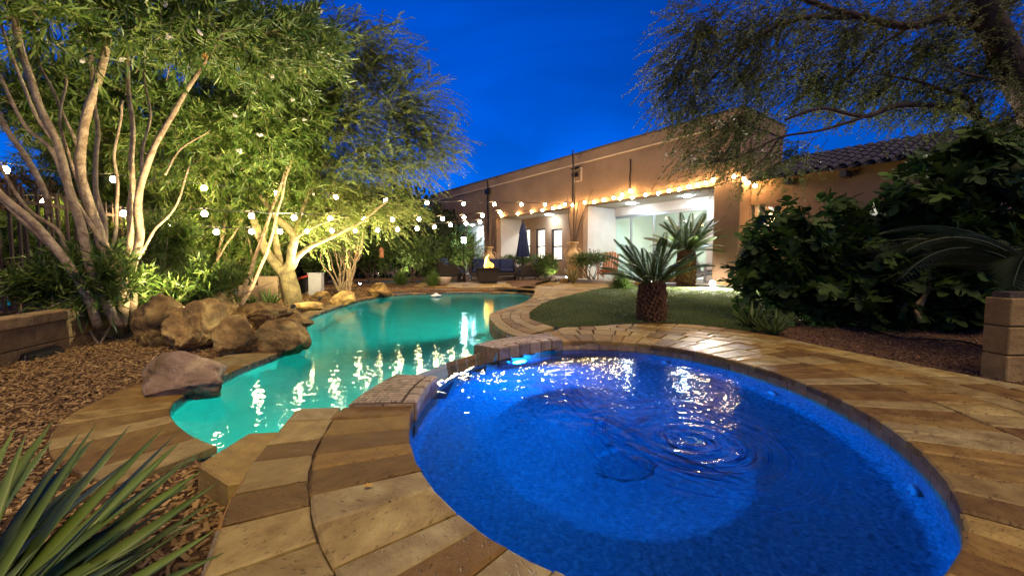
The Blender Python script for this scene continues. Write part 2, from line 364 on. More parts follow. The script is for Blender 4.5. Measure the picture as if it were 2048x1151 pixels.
# ------------------------------------------------------------------ leaves, shoots, branches
def rot_about(v, k, a):
    return v*np.cos(a)[:, None]+np.cross(k, v)*np.sin(a)[:, None]+k*(np.sum(k*v, 1)*(1-np.cos(a)))[:, None]
def unit(v): return v/np.maximum(np.linalg.norm(v, axis=-1, keepdims=True), 1e-9)
T_LANCE = (np.array([(0, 0, 0), (.35, .5, .16), (.7, .36, .06), (1, 0, -.10), (.7, -.36, .06), (.35, -.5, .16), (.5, 0, .02)]), [np.array([(0, 6, 1), (6, 2, 1), (6, 3, 2), (0, 5, 6), (6, 5, 4), (6, 4, 3)])])
T_TINY = (np.array([(0, 0, 0), (.5, .5, .1), (1, 0, 0), (.5, -.5, .1)]), [np.array([(0, 1, 2), (0, 2, 3)])])
T_OVAL = (np.array([(0, 0, 0), (.3, .45, .12), (.65, .42, .08), (1, 0, -.06), (.65, -.42, .08), (.3, -.45, .12)]), [np.array([(0, 3, 2, 1), (0, 5, 4, 3)])])
_fp = [(0, 0), (.05, .20), (-.02, .42), (.18, .40), (.30, .30), (.38, .50), (.55, .62), (.62, .46), (.60, .26), (.76, .24), (.92, .16), (1, 0)]
_fv = [(x, y, .10*abs(y)-.14*x*x) for x, y in _fp]+[(x, -y, .10*abs(y)-.14*x*x) for x, y in _fp[1:-1]]+[(.35, 0, -.03), (.65, 0, -.07)]
_L = list(range(0, 12)); _Rr = [0]+list(range(12, 22))+[11]
def _half(ids):
    f = []
    for a, b in zip(ids[:-1], ids[1:]):
        x = max(_fv[a][0], _fv[b][0]); c = 22 if x < .56 else 23
        f.append((c, b, a))
    return f
T_FIG = (np.array(_fv), [np.array(_half(_L)+[tuple(reversed(q)) for q in _half(_Rr)]+[(22, 23, 8), (22, 18, 23)])])
def leaf_arrays(T, P, D, N, L, W):
    tv, tf = T; k = len(tv); n = len(P); D = unit(D); S = unit(np.cross(N, D)); N = np.cross(D, S)
    V = P[:, None, :]+L[:, None, None]*tv[None, :, 0, None]*D[:, None, :]+W[:, None, None]*(tv[None, :, 1, None]*S[:, None, :]+tv[None, :, 2, None]*N[:, None, :])
    F = [(np.arange(n)[:, None, None]*k+f[None]).reshape(-1, f.shape[1]) for f in tf]
    return V.reshape(-1, 3), F
def foliage(parent, T, P, D, N, L, W, m, single=0, leafname='leaf', name='foliage', rnd=None, occl=None):
    n = len(P)
    rnd = rng.random(n) if rnd is None else rnd
    rest = np.ones(n, bool)
    if single:
        px, py, dep = project(P+D*L[:, None]*.5); vis = (px > 0) & (px < 2048) & (py > 0) & (py < 1151) & (P[:, 1] > .2)
        score = np.where(vis, L/dep, 0); idx = np.argsort(-score)[:single]; idx = idx[score[idx] > 0]; rest[idx] = False
        tv, tf = T; cache = []
        for c in range(8):
            V = tv*np.array([1, 1, 1.]); V = np.c_[V[:, 0], V[:, 1], V[:, 2]]+rng.normal(0, .012, V.shape)
            cache.append(npmesh(leafname, V, tf, m, True, np.full(len(V), (c+.5)/8)))
        Dn = unit(D); S = unit(np.cross(N, Dn)); Nn = np.cross(Dn, S)
        for i in idx:
            mx = Matrix(((Dn[i, 0]*L[i], S[i, 0]*W[i], Nn[i, 0]*W[i], P[i, 0]), (Dn[i, 1]*L[i], S[i, 1]*W[i], Nn[i, 1]*W[i], P[i, 1]), (Dn[i, 2]*L[i], S[i, 2]*W[i], Nn[i, 2]*W[i], P[i, 2]), (0, 0, 0, 1)))
            link(leafname, cache[int(rnd[i]*7.99)], parent, mx)
    if rest.any():
        V, F = leaf_arrays(T, P[rest], D[rest], N[rest], L[rest], W[rest])
        o = link(name, npmesh(name, V, F, m, True, np.repeat(rnd[rest], len(T[0]))), parent); o['kind'] = 'stuff'
def twig_mesh(B, D, L, droop, r0, m, name, parent, seg=5, wob=0.0):
    """thin three-sided twigs, all in one mesh; returns a sampler"""
    n = len(B); t = np.linspace(0, 1, seg+1); D = unit(D)
    side = unit(np.cross(D, np.array([0, 0, 1.])+rng.normal(0, .2, (n, 3)))); up = np.cross(side, D)
    C = curve_pts(B, D, L, droop, t)
    ang = np.array([0, 2.1, 4.2]); off = side[:, None, :]*np.cos(ang)[None, :, None]+up[:, None, :]*np.sin(ang)[None, :, None]
    r = r0*(1-.75*t)
    V = C[:, :, None, :]+off[:, None, :, :]*r[None, :, None, None]
    i = np.arange(n)[:, None, None]*(seg+1)*3+np.arange(seg)[None, :, None]*3
    F = np.concatenate([np.stack([i+k, i+(k+1) % 3, i+3+(k+1) % 3, i+3+k], -1).reshape(-1, 4) for k in range(3)])
    o = link(name, npmesh(name, V.reshape(-1, 3), F, m, True), parent); o['kind'] = 'stuff'; return o
def curve_pts(B, D, L, droop, t):
    return B[:, None, :]+D[:, None, :]*(L[:, None]*t[None, :])[:, :, None]+np.array([0, 0, -1.])[None, None, :]*((droop*L)[:, None]*(t**2)[None, :])[:, :, None]
def in_blobs(blobs, n, shell=.45):
    """points in a union of ellipsoids (centre, radii)"""
    vol = np.array([b[1][0]*b[1][1]*b[1][2] for b in blobs])**.8; ch = rng.choice(len(blobs), n, p=vol/vol.sum())
    d = unit(rng.normal(size=(n, 3))); rr = rng.random(n)**shell
    C = np.array([tuple(b[0]) for b in blobs])[ch]; Rd = np.array([tuple(b[1]) for b in blobs])[ch]
    return C+d*rr[:, None]*Rd, d, ch
def shoots(parent, blobs, n, dirf, Lr, nleaf, T, leafL, leafW, m, ang=.9, droop=.15, twig='bark_dark', r0=.004, shell=.45, single=0, leafname='leaf', start=.1, keep=None, planar=False, seg=5, hang=0.):
    B, d, ch = in_blobs(blobs, n, shell)
    D = unit(dirf(B, d)); L = rng.uniform(*Lr, len(B)); B = B-D*L[:, None]*.5
    if keep is not None:
        k = keep(B+D*L[:, None]*.6); B, D, L = B[k], D[k], L[k]
    n = len(B); dr = rng.uniform(.6, 1.4, n)*droop
    if twig: twig_mesh(B, D, L, dr, r0, twig, 'twigs', parent, seg)
    t = np.tile(np.linspace(start, 1, nleaf), (n, 1))+rng.normal(0, .02, (n, nleaf)); t = np.clip(t, 0, 1)
    P = B[:, None, :]+D[:, None, :]*(L[:, None]*t)[:, :, None]+np.array([0, 0, -1.])*((dr*L)[:, None]*t**2)[:, :, None]
    Tn = unit(D[:, None, :]+np.array([0, 0, -1.])*(2*dr[:, None]*t)[:, :, None])
    P = P.reshape(-1, 3); Tn = Tn.reshape(-1, 3); q = len(P)
    sd = unit(np.cross(Tn, np.array([0, 0, 1.])+rng.normal(0, .15, (q, 3))))
    az = (np.tile(np.arange(nleaf)*math.pi, n) if planar else np.tile(np.arange(nleaf)*2.2, n))+rng.normal(0, .35, q)
    rad = rot_about(sd, Tn, az); a = ang+rng.normal(0, .22, q)
    LD = unit(Tn*np.cos(a)[:, None]+rad*np.sin(a)[:, None]+np.array([0, 0, -1.])*hang)
    N = unit(np.array([0, 0, 1.])+rng.normal(0, .45, (q, 3))) if not planar else unit(np.cross(sd, Tn)+rng.normal(0, .3, (q, 3)))
    Ls = rng.uniform(*leafL, q); W = rng.uniform(*leafW, q)
    foliage(parent, T, P, LD, N, Ls, W, m, single, leafname)
    return B, D, L
def bend(P, n=10, wob=.02):
    """smooth 3-D curve through points with a little wander"""
    P = np.array([tuple(p) for p in P], float); Q = np.vstack([2*P[0]-P[1], P, 2*P[-1]-P[-2]]); o = []
    for i in range(1, len(Q)-2):
        a, b, c, d = Q[i-1:i+3]
        for t in np.linspace(0, 1, n, endpoint=False): o.append(.5*((2*b)+(c-a)*t+(2*a-5*b+4*c-d)*t*t+(-a+3*b-3*c+d)*t**3))
    o.append(P[-1]); o = np.array(o)
    if wob: o[1:-1] += np.array([noise.noise_vector(Vector(x)*2.3) for x in o[1:-1]])*wob
    return o
def limb(parent, P, r0, r1, m, name='branch', n=8, k=10, wob=.02, group=None):
    C = bend(P, k, wob); t = np.linspace(0, 1, len(C)); r = r0+(r1-r0)*t
    r = r*(1+.10*np.array([noise.noise(Vector(c)*9) for c in C]))
    return MB().tube(C, list(r), n).build(name, m, parent, True)

# ================================================================== SETTING: water, decks, ground
ZW, ZC, ZS = -.18, -.125, -.08          # pool water, left coping, spa water
SPC = np.array([.625, 2.32]); EX = np.array([.995, -.101]); EY = np.array([.101, .995])
def ell(th, k=1.0, off=0.0):
    th = np.asarray(th, float); p = SPC+k*(1.13*np.cos(th)[..., None]*EX+1.52*np.sin(th)[..., None]*EY)
    if np.any(off):
        nrm = np.cos(th)[..., None]/1.13*EX+np.sin(th)[..., None]/1.52*EY; nrm /= np.linalg.norm(nrm, axis=-1, keepdims=True); p = p+nrm*np.asarray(off)[..., None]
    return p
def ellnorm(th):
    nrm = np.cos(th)[..., None]/1.13*EX+np.sin(th)[..., None]/1.52*EY; return nrm/np.linalg.norm(nrm, axis=-1, keepdims=True)
left_px = [(430, 915), (385, 895), (350, 868), (335, 845), (345, 820), (380, 797), (440, 766), (500, 738), (560, 714), (600, 690), (612, 662), (610, 646), (640, 630), (700, 609), (740, 599), (800, 591), (870, 588), (950, 587), (1020, 588)]
PL = spline([at(x, y, ZW) for x, y in left_px]+[(.30, 11.6), (.56, 10.9), (.58, 10.3)], 260)
PR = spline([(.58, 10.3), (.42, 8.7), (.20, 7.5), (-.11, 6.5), (-.28, 5.93), (-.29, 5.5), (-.20, 4.88), (-.05, 4.29), (.07, 4.02)], 90)
SPASIDE = np.array([(-.02, 3.86), (-.26, 3.53), (-.50, 3.16), (-.66, 2.83), (-.76, 2.40), (-.81, 1.99), (-1.06, 2.0), (-1.05, 1.89), (-1.2, 1.87), (-1.30, 1.86)])
POOL = np.vstack([PL, PR[1:], SPASIDE])
pool = empty('swimming_pool', (0, 0, 0), 0, 'freeform swimming pool glowing turquoise with a grey waterline tile', 'pool', kind='structure')
n = len(POOL); cen = POOL.mean(0); zt = np.full(n, -.02); zt[:len(PL)] = ZC-.004; zt[len(PL)+len(PR)-1:] = -.05; zt[-5:] = ZW-.03; zt[0] = ZW-.03
nx = np.roll(POOL, -1, 0)-np.roll(POOL, 1, 0); nx = np.c_[nx[:, 1], -nx[:, 0]]; nx /= np.maximum(np.linalg.norm(nx, axis=1), 1e-6)[:, None]
if inside(POOL, *(POOL[40]+nx[40]*.03)): nx = -nx          # outward normals
depth = -.75-.55*np.clip((POOL[:, 1]-2)/6, 0, 1)
inner = POOL-nx*.05
V = np.vstack([np.c_[POOL, zt], np.c_[POOL-nx*.001, np.full(n, -.35)], np.c_[inner, depth+.18], np.c_[POOL-nx*.16, depth]])
i = np.arange(n); j = (i+1) % n
F = [np.vstack([np.c_[i+k*n, j+k*n, j+(k+1)*n, i+(k+1)*n] for k in range(3)])]
me = bpy.data.meshes.new('basin'); me.from_pydata([tuple(v) for v in V], [], [tuple(int(q) for q in f) for f in F[0]]+[tuple(range(3*n, 4*n))]); me.materials.append(M['pool_plaster'])
me.polygons.foreach_set('use_smooth', [True]*len(me.polygons)); link('basin', me, pool)
me = bpy.data.meshes.new('water'); me.from_pydata([(p[0], p[1], 0) for p in POOL-nx*.0005], [], [tuple(range(n))]); me.materials.append(M['pool_water_surface']); me.update()
if me.polygons[0].normal.z < 0: me.flip_normals()
o = link('pool_water', me); o.location.z = ZW; tag(o, kind='structure')
# waterline tiles on the long left side, and the higher right wall
def wall_tiles(C, wd, z0, z1, parent, m, name='tile', side=1, th=.012, gap=.004, lean=0):
    s = arclen(C); k = max(1, int(s[-1]/wd)); cuts = np.linspace(0, s[-1], k+1)
    P = np.c_[np.interp(cuts, s, C[:, 0]), np.interp(cuts, s, C[:, 1])]
    for a, b in zip(P[:-1], P[1:]):
        d = b-a; L = np.linalg.norm(d); ang = math.atan2(d[1], d[0]); c = (a+b)/2+np.array([-d[1], d[0]])/L*side*th*.4
        o = MB().box((0, 0, 0), (L-gap, th, (z1-z0)-gap)).build(name, m, parent); o.location = (c[0], c[1], (z0+z1)/2+random.uniform(-.0008, .0008)); o.rotation_euler = (0, 0, ang); bevel(o, .002, 1)
sgn = -1 if inside(POOL, *(PL[60]+np.array([(PL[61]-PL[60])[1], -(PL[61]-PL[60])[0]])*.3)) else 1
wall_tiles(PL[2:], .105, ZW-.05, ZC-.006, pool, 'waterline_tile', 'waterline_tile', sgn)
wall_tiles(PR, .16, ZW-.05, -.04, pool, 'stone_face', 'wall_stone', sgn)
wall_tiles(SPASIDE[:3], .12, ZW-.05, -.045, pool, 'stone_face', 'wall_stone', sgn)
wall_tiles(SPASIDE[2:], .12, ZW-.05, -.13, pool, 'stone_face', 'wall_stone', sgn)
# coping round the left, far and tip
nl = nx[:len(PL)]; wdt = np.interp(np.linspace(0, 1, len(PL)), [0, .03, .10, .16, .22, .32, 1], [.36, .44, .46, .40, .26, .24, .26])
# the tip fans out
CO = PL+nl*wdt[:, None]; CI = PL-nl*.012
coping = empty('pool_coping', (0, 0, 0), 0, 'tan travertine coping round the far and left pool edge', 'coping', kind='structure')
paver_row(CI, CO, (.11, .24), ZC, coping, .004, .04, .003, 'coping_stone', b=.007)
sheet(CI+nl*.02, CO-nl*.005, ZC-.03, 'bedding', 'grout', coping)
wall_tiles(CO[:34], .2, -.3, ZC-.042, coping, 'stone_face', 'edge_stone', 1, .02)

# ---------------------------------------------------------------- spa
spa = empty('spa', (0, 0, 0), 0, 'oval raised spa full of deep blue lit water', 'spa', kind='structure')
th = np.linspace(0, 2*math.pi, 160, endpoint=False); W2 = np.array([.53, 2.22])
rings = []
for k, z in ((1.0, -.02), (1.0, -.20), (.995, -.36), (.975, -.405), (.95, -.42)): rings.append(np.c_[ell(th, k), np.where((th > R(139.5)) & (th < R(174.5)) & (z > -.1), ZS-.016, z)])
fw = W2+np.c_[.66*np.cos(th), .80*np.sin(th)]
for k, z in ((1.0, -.425), (.97, -.430), (.92, -.446), (.75, -.490), (.6, -.515), (.45, -.530), (.3, -.538), (.02, -.54)):
    p = W2+(fw-W2)*k; rings.append(np.c_[p, np.full(160, z)])
V = np.vstack(rings); i = np.arange(160); j = (i+1) % 160
F = np.vstack([np.c_[i+k*160, j+k*160, j+(k+1)*160, i+(k+1)*160] for k in range(len(rings)-1)])
link('shell', npmesh('shell', V, F, 'spa_plaster', True), spa)
dr = MB().lathe([(.15, 0), (.151, .003), (.147, .006), (.12, .005), (.02, .0055)], 32).build('drain_cover', 'spa_plaster', spa, True); dr.location = (.55, 2.02, -.537)
for a in (20, -25, -60, 60, 225):
    q = ell(np.array([R(a)]), .992)[0]; o = MB().lathe([(.035, 0), (.035, .012), (.02, .018), (.012, .008)], 16).build('jet', 'white_plastic', spa, True)
    nn = ellnorm(np.array([R(a)]))[0]; o.location = (q[0], q[1], -.30); o.rotation_euler = Vector((-nn[0], -nn[1], .1)).to_track_quat('Z', 'Y').to_euler()
# inner wall stones under the coping (all round)
th = np.linspace(R(106), R(-170), 400); wall_tiles(ell(th), .165, ZS-.06, -.026, spa, 'spa_tile', 'edge_tile', -1, .006, .005)
wall_tiles(ell(np.linspace(R(139), R(106.5), 40)), .12, ZS-.08, -.03, spa, 'spa_tile', 'edge_tile', -1, .006, .004); wall_tiles(ell(np.linspace(R(193), R(175), 30)), .12, ZS-.08, -.03, spa, 'spa_tile', 'edge_tile', -1, .006, .004); wall_tiles(ell(np.linspace(R(175), R(139), 30)), .12, ZS-.10, ZS-.014, spa, 'spa_tile', 'edge_tile', -1, .006, .004)
# water with its whirl
VC = np.array([.81, 1.86]); nr, na = 110, 260
kk = np.linspace(0.004, .9985, nr); ta = np.linspace(0, 2*math.pi, na, endpoint=False)
P = np.array([VC+(ell(ta)-VC)*k for k in kk]).reshape(-1, 2)
d = P-VC; r = np.linalg.norm(d, axis=1); a = np.arctan2(d[:, 1], d[:, 0])
z = .0020*np.sin(2*a+r*70+1.2*np.sin(a+2))*np.exp(-(r/.30)**2)*(1-np.exp(-(r/.05)**2))-.012*np.exp(-(r/.045)**2)
z += .0007*np.array([noise.noise(Vector((p[0]*7, p[1]*7, 3)))+.5*noise.noise(Vector((p[0]*15, p[1]*15, 9))) for p in P])
V = np.c_[P, z]; i = np.arange(na); j = (i+1) % na
F = [np.vstack([np.c_[i+k*na, j+k*na, j+(k+1)*na, i+(k+1)*na] for k in range(nr-1)])]
me = bpy.data.meshes.new('spa_water'); me.from_pydata([tuple(v) for v in V], [], [tuple(int(q) for q in f) for f in F[0]]+[tuple(range(na))[::-1]]); me.materials.append(M['spa_water_surface']); me.polygons.foreach_set('use_smooth', [True]*len(me.polygons)); me.update()
if me.polygons[500].normal.z < 0: me.flip_normals()
o = link('spa_water', me); o.location.z = ZS; tag(o, kind='structure')
# foam drawn into the whirl
mb_v = []; mb_f = []
def sliver(C, wd):
    C = np.asarray(C); t = np.gradient(C, axis=0); t /= np.maximum(np.linalg.norm(t, axis=1), 1e-6)[:, None]; nn = np.c_[-t[:, 1], t[:, 0]]
    ww = wd*np.sin(np.linspace(.12, math.pi-.12, len(C)))[:, None]; b = len(mb_v)
    zz = ZS-.004-random.uniform(0, .002)
    for p in np.vstack([C+nn*ww, C-nn*ww]): mb_v.append((p[0], p[1], zz))
    for p, q in zip(C, ww[:, 0]): mb_v.append((p[0], p[1], zz-q*1.8))
    k = len(C)
    for q in range(k-1): mb_f.extend([(b+q, b+q+1, b+k+q+1, b+k+q), (b+q, b+2*k+q, b+2*k+q+1, b+q+1), (b+k+q, b+k+q+1, b+2*k+q+1, b+2*k+q)])
for q in range(260):
    r0 = .03+.50*random.random()**1.25; a0 = random.uniform(0, 2*math.pi); da = random.uniform(.3, 1.1); g = random.uniform(-.012, .03)
    aa = np.linspace(a0, a0+da, 10); rr = r0+g*(aa-a0)
    C = VC+np.c_[rr*np.cos(aa)*.95, rr*np.sin(aa)*1.1]
    if np.all(np.linalg.norm((C-SPC)/np.array([1.08, 1.45]), axis=1) < 1): sliver(C, random.choice((.0008, .0014, .0022, .004))*(1.5 if r0 < .14 else 1))
for q in range(210):
    t0 = random.random()*.8; tt = np.linspace(t0, t0+random.uniform(.08, .25), 8); sp = random.gauss(0, .085)
    A0, A1, A2, A3 = np.array([.28, 2.95]), np.array([.36, 2.35]), np.array([.50, 1.75]), np.array([.95, 1.42])
    C = (1-tt)[:, None]**3*A0+3*((1-tt)**2*tt)[:, None]*A1+3*((1-tt)*tt**2)[:, None]*A2+(tt**3)[:, None]*A3+np.array([sp, sp*.6+random.gauss(0, .02)])
    sliver(C, random.choice((.0008, .0014, .0024)))
me = bpy.data.meshes.new('foam'); me.from_pydata(mb_v, [], mb_f); me.materials.append(M['foam']); o = link('spa_foam', me); tag(o, 'thin pale streaks of foam drawn into a whirl in the spa', 'foam', kind='stuff')

# deck round the spa: rings of travertine
OUT = np.array([(.47, 4.62), (.70, 4.68), (.99, 4.72), (1.3, 4.88), (1.59, 4.97), (1.9, 4.92), (2.15, 4.77), (2.38, 4.52), (2.52, 4.30), (2.64, 3.88), (2.72, 3.40), (2.83, 3.02), (2.90, 2.72), (3.02, 2.4), (3.15, 1.6), (2.9, .6), (2.2, -.1), (1.3, -.45), (.5, -.35), (-.1, .0), (-.50, .50), (-.66, .80), (-.72, .94), (-.82, 1.14), (-.91, 1.36), (-.96, 1.54), (-.99, 1.70), (-1.06, 2.0)])
def ray_out(th):
    o = []
    E0 = ell(th); N0 = ellnorm(th)
    for e, nn in zip(E0, N0):
        best = 9
        for a, b in zip(OUT[:-1], OUT[1:]):
            d = b-a; den = nn[0]*d[1]-nn[1]*d[0]
            if abs(den) < 1e-9: continue
            q = a-e; t = (q[0]*d[1]-q[1]*d[0])/den; u = (q[0]*nn[1]-q[1]*nn[0])/den
            if t > 0 and -.001 <= u <= 1.001: best = min(best, t)
        o.append(best if best < 9 else .55)
    return np.array(o)
th = np.linspace(R(106.5), R(-166.5), 420); RO = ray_out(th); RO = np.convolve(np.pad(RO, 3, 'edge'), np.ones(7)/7, 'valid')
deck = empty('spa_deck', (0, 0, 0), 0, 'travertine deck laid in rings round the spa', 'deck', kind='structure')
cum = [0, .36, .64, .82, 1.02, 1.20, 1.42, 1.66, 2.0]; row1 = .34+.10*np.clip(np.cos(th-R(-20)), 0, 1)
for k in range(len(cum)-1):
    lo = cum[k]+(row1-.36 if k else 0); hi = cum[k+1]+(row1-.36)
    lo = np.minimum(lo, RO); hi = np.where(RO-hi < .10, RO, np.minimum(hi, RO))
    A = ell(th, 1, lo if k else -.012*np.ones_like(th)); B = ell(th, 1, hi)
    wid = hi-lo; run = np.where(wid > .05)[0]
    if not len(run): continue
    for seg in np.split(run, np.where(np.diff(run) > 1)[0]+1):
        if len(seg) > 3: paver_row(A[seg], B[seg], (.10, .18) if k == 0 else ((.14, .24) if k == 1 else (.16, .32)), 0, deck, .004 if k == 0 else .012, .04, .004 if k == 0 else .009, 'paver', b=.009 if k == 0 else .006, tilt=.003)
sheet(ell(th, 1, .03*np.ones_like(th)), ell(th, 1, RO-.01), -.018, 'bedding', 'grout', deck)
pf = OUT[-9:]; wall_tiles(spline(pf, 60), .17, -.30, -.042, deck, 'stone_face', 'edge_stone', 1, .02)
blk = slab_mesh([(-1.2, 1.87), (-1.05, 1.885), (-.985, 1.68), (-.97, 1.6), (-.955, 1.44), (-1.0, 1.43), (-1.21, 1.57)], -.055, .2, .008, 'step_stone'); o = link('step_stone', blk[0], deck); o.location = blk[1]
blk = slab_mesh([(-.80, 1.995), (-1.055, 2.0), (-1.0, 1.76), (-.86, 1.78)], 0, .2, .006, 'corner_stone'); o = link('corner_stone', blk[0], deck); o.location = blk[1]
# the two tiled bridges and the spillway between them
def bridge(name, a0, a1, w0, w1, label, ztop=.018):
    b = empty(name, (0, 0, 0), 0, label, 'bridge')
    t = np.linspace(R(a0), R(a1), 24); wd = np.linspace(w0, w1, 24); A = ell(t, 1, -.012*np.ones(24)); B = ell(t, 1, wd)
    body = np.vstack([A, B[::-1]]); o = MB().prism([tuple(p) for p in body], -.30, ztop-.007).build('bridge_core', 'grout', b)
    L = arclen((A+B)/2)[-1]; nu = int(L/.031); nv = int(max(w0, w1)/.031); tm = None
    I0 = .055
    for u in range(nu):
        for v in range(nv):
            tu = R(a0)+(R(a1)-R(a0))*(u+.5)/nu; ww = np.interp((u+.5)/nu, [0, 1], [w0, w1]); off = I0+(ww-I0-.004)*(v+.5)/nv
            p = ell(np.array([tu]), 1, np.array([off]))[0]; nn = ellnorm(np.array([tu]))[0]
            if tm is None: tm = MB().box((0, 0, 0), (L/nu-.005, (max(w0, w1)-I0)/nv-.005, .01)).mesh('tile', 'mosaic')
            o = link('tile', tm, b); o.location = (p[0], p[1], ztop-.005+random.uniform(-.0006, .0006)); o.rotation_euler = (random.gauss(0, .012), random.gauss(0, .012), math.atan2(nn[1], nn[0])-math.pi/2)
    k = max(3, int(L/.12)); tt = np.linspace(0, 1, k+1)
    for q in range(k):
        m_ = np.linspace(tt[q]+.008, tt[q+1]-.008, 5)*(R(a1)-R(a0))+R(a0)
        P0 = ell(m_, 1, -.022*np.ones(5)); P1 = ell(m_, 1, (I0-.006)*np.ones(5)); me, loc = slab_mesh(np.vstack([P0, P1[::-1]]), ztop+.002, .12, .012, 'edge_stone', 'mosaic'); o = link('edge_stone', me, b); o.location = loc
    P0 = B+ellnorm(t)*.001
    wall_tiles(P0, .1, -.28, ztop-.008, b, 'stone_face', 'face_stone', -1, .018)
    for q in (0, -1):
        wall_tiles(np.array([A[q], B[q]]), .12, -.14, ztop-.008, b, 'spa_tile', 'end_stone', 1 if q == 0 else -1, .014)
    return b
bridge('tile_bridge', 106.3, 139, .36, .25, 'mosaic-topped bridge joining the spillway to the stone walk')
bridge('tile_bridge', 175, 193.2, .25, .30, 'mosaic-topped bridge between the spillway and the spa platform')
t = np.linspace(R(139), R(175), 16); A = ell(t, 1, -.005*np.ones(16)); B = ell(t, 1, .24*np.ones(16))
sp = MB().prism([tuple(p) for p in np.vstack([A, B[::-1]])], -.4, ZS-.012).build('spillway', 'mosaic'); tag(sp, 'low wet spillway between the two mosaic bridges', 'spillway')
tmesh = MB().box((0, 0, 0), (.03, .03, .008)).mesh('tile', 'mosaic')
for u in range(24):
    for v in range(7):
        tu = R(139)+R(36)*(u+.5)/24; q = ell(np.array([tu]), 1, np.array([.005+.235*(v+.5)/7]))[0]; nn = ellnorm(np.array([tu]))[0]
        o = link('tile', tmesh, sp); o.location = (q[0], q[1], ZS-.009+random.uniform(-.001, .001)); o.rotation_euler = (random.gauss(0, .02), random.gauss(0, .02), math.atan2(nn[1], nn[0])-math.pi/2)
V = np.vstack([np.c_[A+ellnorm(t)*.012, np.full(16, ZS-.001)], np.c_[B, np.full(16, ZS-.003)], np.c_[B+ellnorm(t)*.03, np.full(16, ZW-.002)]]); i = np.arange(15)
o = link('spill_water', npmesh('spill_water', V, np.vstack([np.c_[i+k*16, i+1+k*16, i+1+(k+1)*16, i+(k+1)*16] for k in range(2)]), 'spa_water_surface', True)); tag(o, kind='structure')

# walk between pool and lawn
WI = spline([(.10, 4.04), (-.05, 4.29), (-.20, 4.88), (-.29, 5.5), (-.28, 5.93), (-.11, 6.5), (.20, 7.5), (.42, 8.7), (.58, 10.3), (.62, 11.2), (.70, 12.2), (.84, 13.4), (1.3, 15.0), (1.7, 15.8)], 200)
WO = spline([(.47, 4.62), (.36, 4.95), (.24, 5.35), (.24, 5.8), (.30, 6.3), (.52, 7.05), (.86, 7.9), (1.34, 8.9), (2.0, 10.1), (2.7, 11.2), (3.3, 12.0), (3.9, 12.8)], 200)
walk = empty('stone_walk', (0, 0, 0), 0, 'curved travertine walk between the pool and the lawn', 'walk', kind='structure')
for a, b in ((0, .27), (.27, .5), (.5, .76), (.76, 1)):
    paver_row(WI+(WO-WI)*a-(WO-WI)*(.02 if a == 0 else 0), WI+(WO-WI)*b, (.22, .45), 0, walk, .010, .04, .008, 'paver', tilt=.003)
sheet(WI, WO, -.028, 'bedding', 'grout', walk)

# patio with the fire table
ZP = -.03
PF = spline([(-3.1, 13.2), (-2.55, 12.75)]+[tuple(at(x, 574.5, ZP))[:2] for x in (880, 930, 985, 1035)]+[tuple(at(1072, 571, ZP))[:2], tuple(at(1098, 565.5, ZP))[:2], (1.9, 15.2)], 120)
patio = empty('patio', (0, 0, 0), 0, 'raised stone patio with a low stone front beyond the pool', 'patio', kind='structure')
back = np.array([(p[0]*1.0+1.2*(p[0]+.5)*.3, 22.5-.4*p[0]) for p in PF])
for k, (a, b) in enumerate(((0, .035), (.035, .075), (.075, .12), (.12, .17), (.17, .23))):
    paver_row(PF+(back-PF)*a, PF+(back-PF)*b, (.3, .6), ZP, patio, .012, .03, .006, 'paver')
sheet(PF, back, ZP-.012, 'slab', 'concrete', patio)
wall_tiles(PF, .26, -.30, ZP-.032, patio, 'stone_face', 'face_stone', -1, .03, .008)

qa = PF[PF[:, 0] > -.3]; qa = qa[qa[:, 1] < 15.0]; qa = spline(qa, 60); qb = spline(WI[(WI[:, 1] > 11.1) & (WI[:, 1] < 15.2)]+np.array([.02, 0]), 60)
paver_row(qb, qa, (.25, .5), -.008, walk, .008, .03, .004, 'paver', minw=.02); sheet(qb+np.array([.05, 0]), qa-np.array([.25, 0]), -.05, 'bedding', 'grout', walk)
# the ground: one sheet with openings where pool, spa and paving stand
def G(x, y):
    x = np.asarray(x, float); y = np.asarray(y, float)
    rt = np.clip((x+.6)/.9, 0, 1)*np.clip((13-y)/1.0+1, 0, 1); up = np.clip((y-4.5)/8, 0, 1)
    right = -.018+.09*up-.02*np.clip(4.5-y, 0, 1)
    left = -.155+.10*np.clip((y-9)/6, 0, 1)+.02*np.clip((-x-2.5)/2, 0, 1)
    return left+(right-left)*np.clip((x+.3)/.8, 0, 1)
cop_ring = np.vstack([CO-nl*.08, PR+np.array([.12, 0]), SPASIDE])
deckpoly = np.vstack([OUT*.985+SPC*.015, ell(np.linspace(R(193), R(107), 20), .97)])
walkpoly = np.vstack([WI-np.array([.02, 0]), WO[::-1]])
def grid(x0, x1, y0, y1, st, keep, zf, name, m, parent=None):
    xs = np.arange(x0, x1+st/2, st); ys = np.arange(y0, y1+st/2, st); X, Y = np.meshgrid(xs, ys); nx_ = len(xs)
    Z = zf(X, Y); V = np.c_[X.ravel(), Y.ravel(), Z.ravel()]
    cx = (X[:-1, :-1]+st/2).ravel(); cy_ = (Y[:-1, :-1]+st/2).ravel(); k = keep(cx, cy_)
    a = (np.arange(len(ys)-1)[:, None]*nx_+np.arange(nx_-1)[None]).ravel()[k]
    return link(name, npmesh(name, V, np.c_[a, a+1, a+nx_+1, a+nx_], m, True), parent)
def rough(X, Y, amp=.012):
    Z = G(X, Y); f = np.vectorize(lambda a, b: noise.noise(Vector((a*2.2, b*2.2, 0)))*amp+noise.noise(Vector((a*9, b*9, 5)))*amp*.35)
    return Z+f(X, Y)
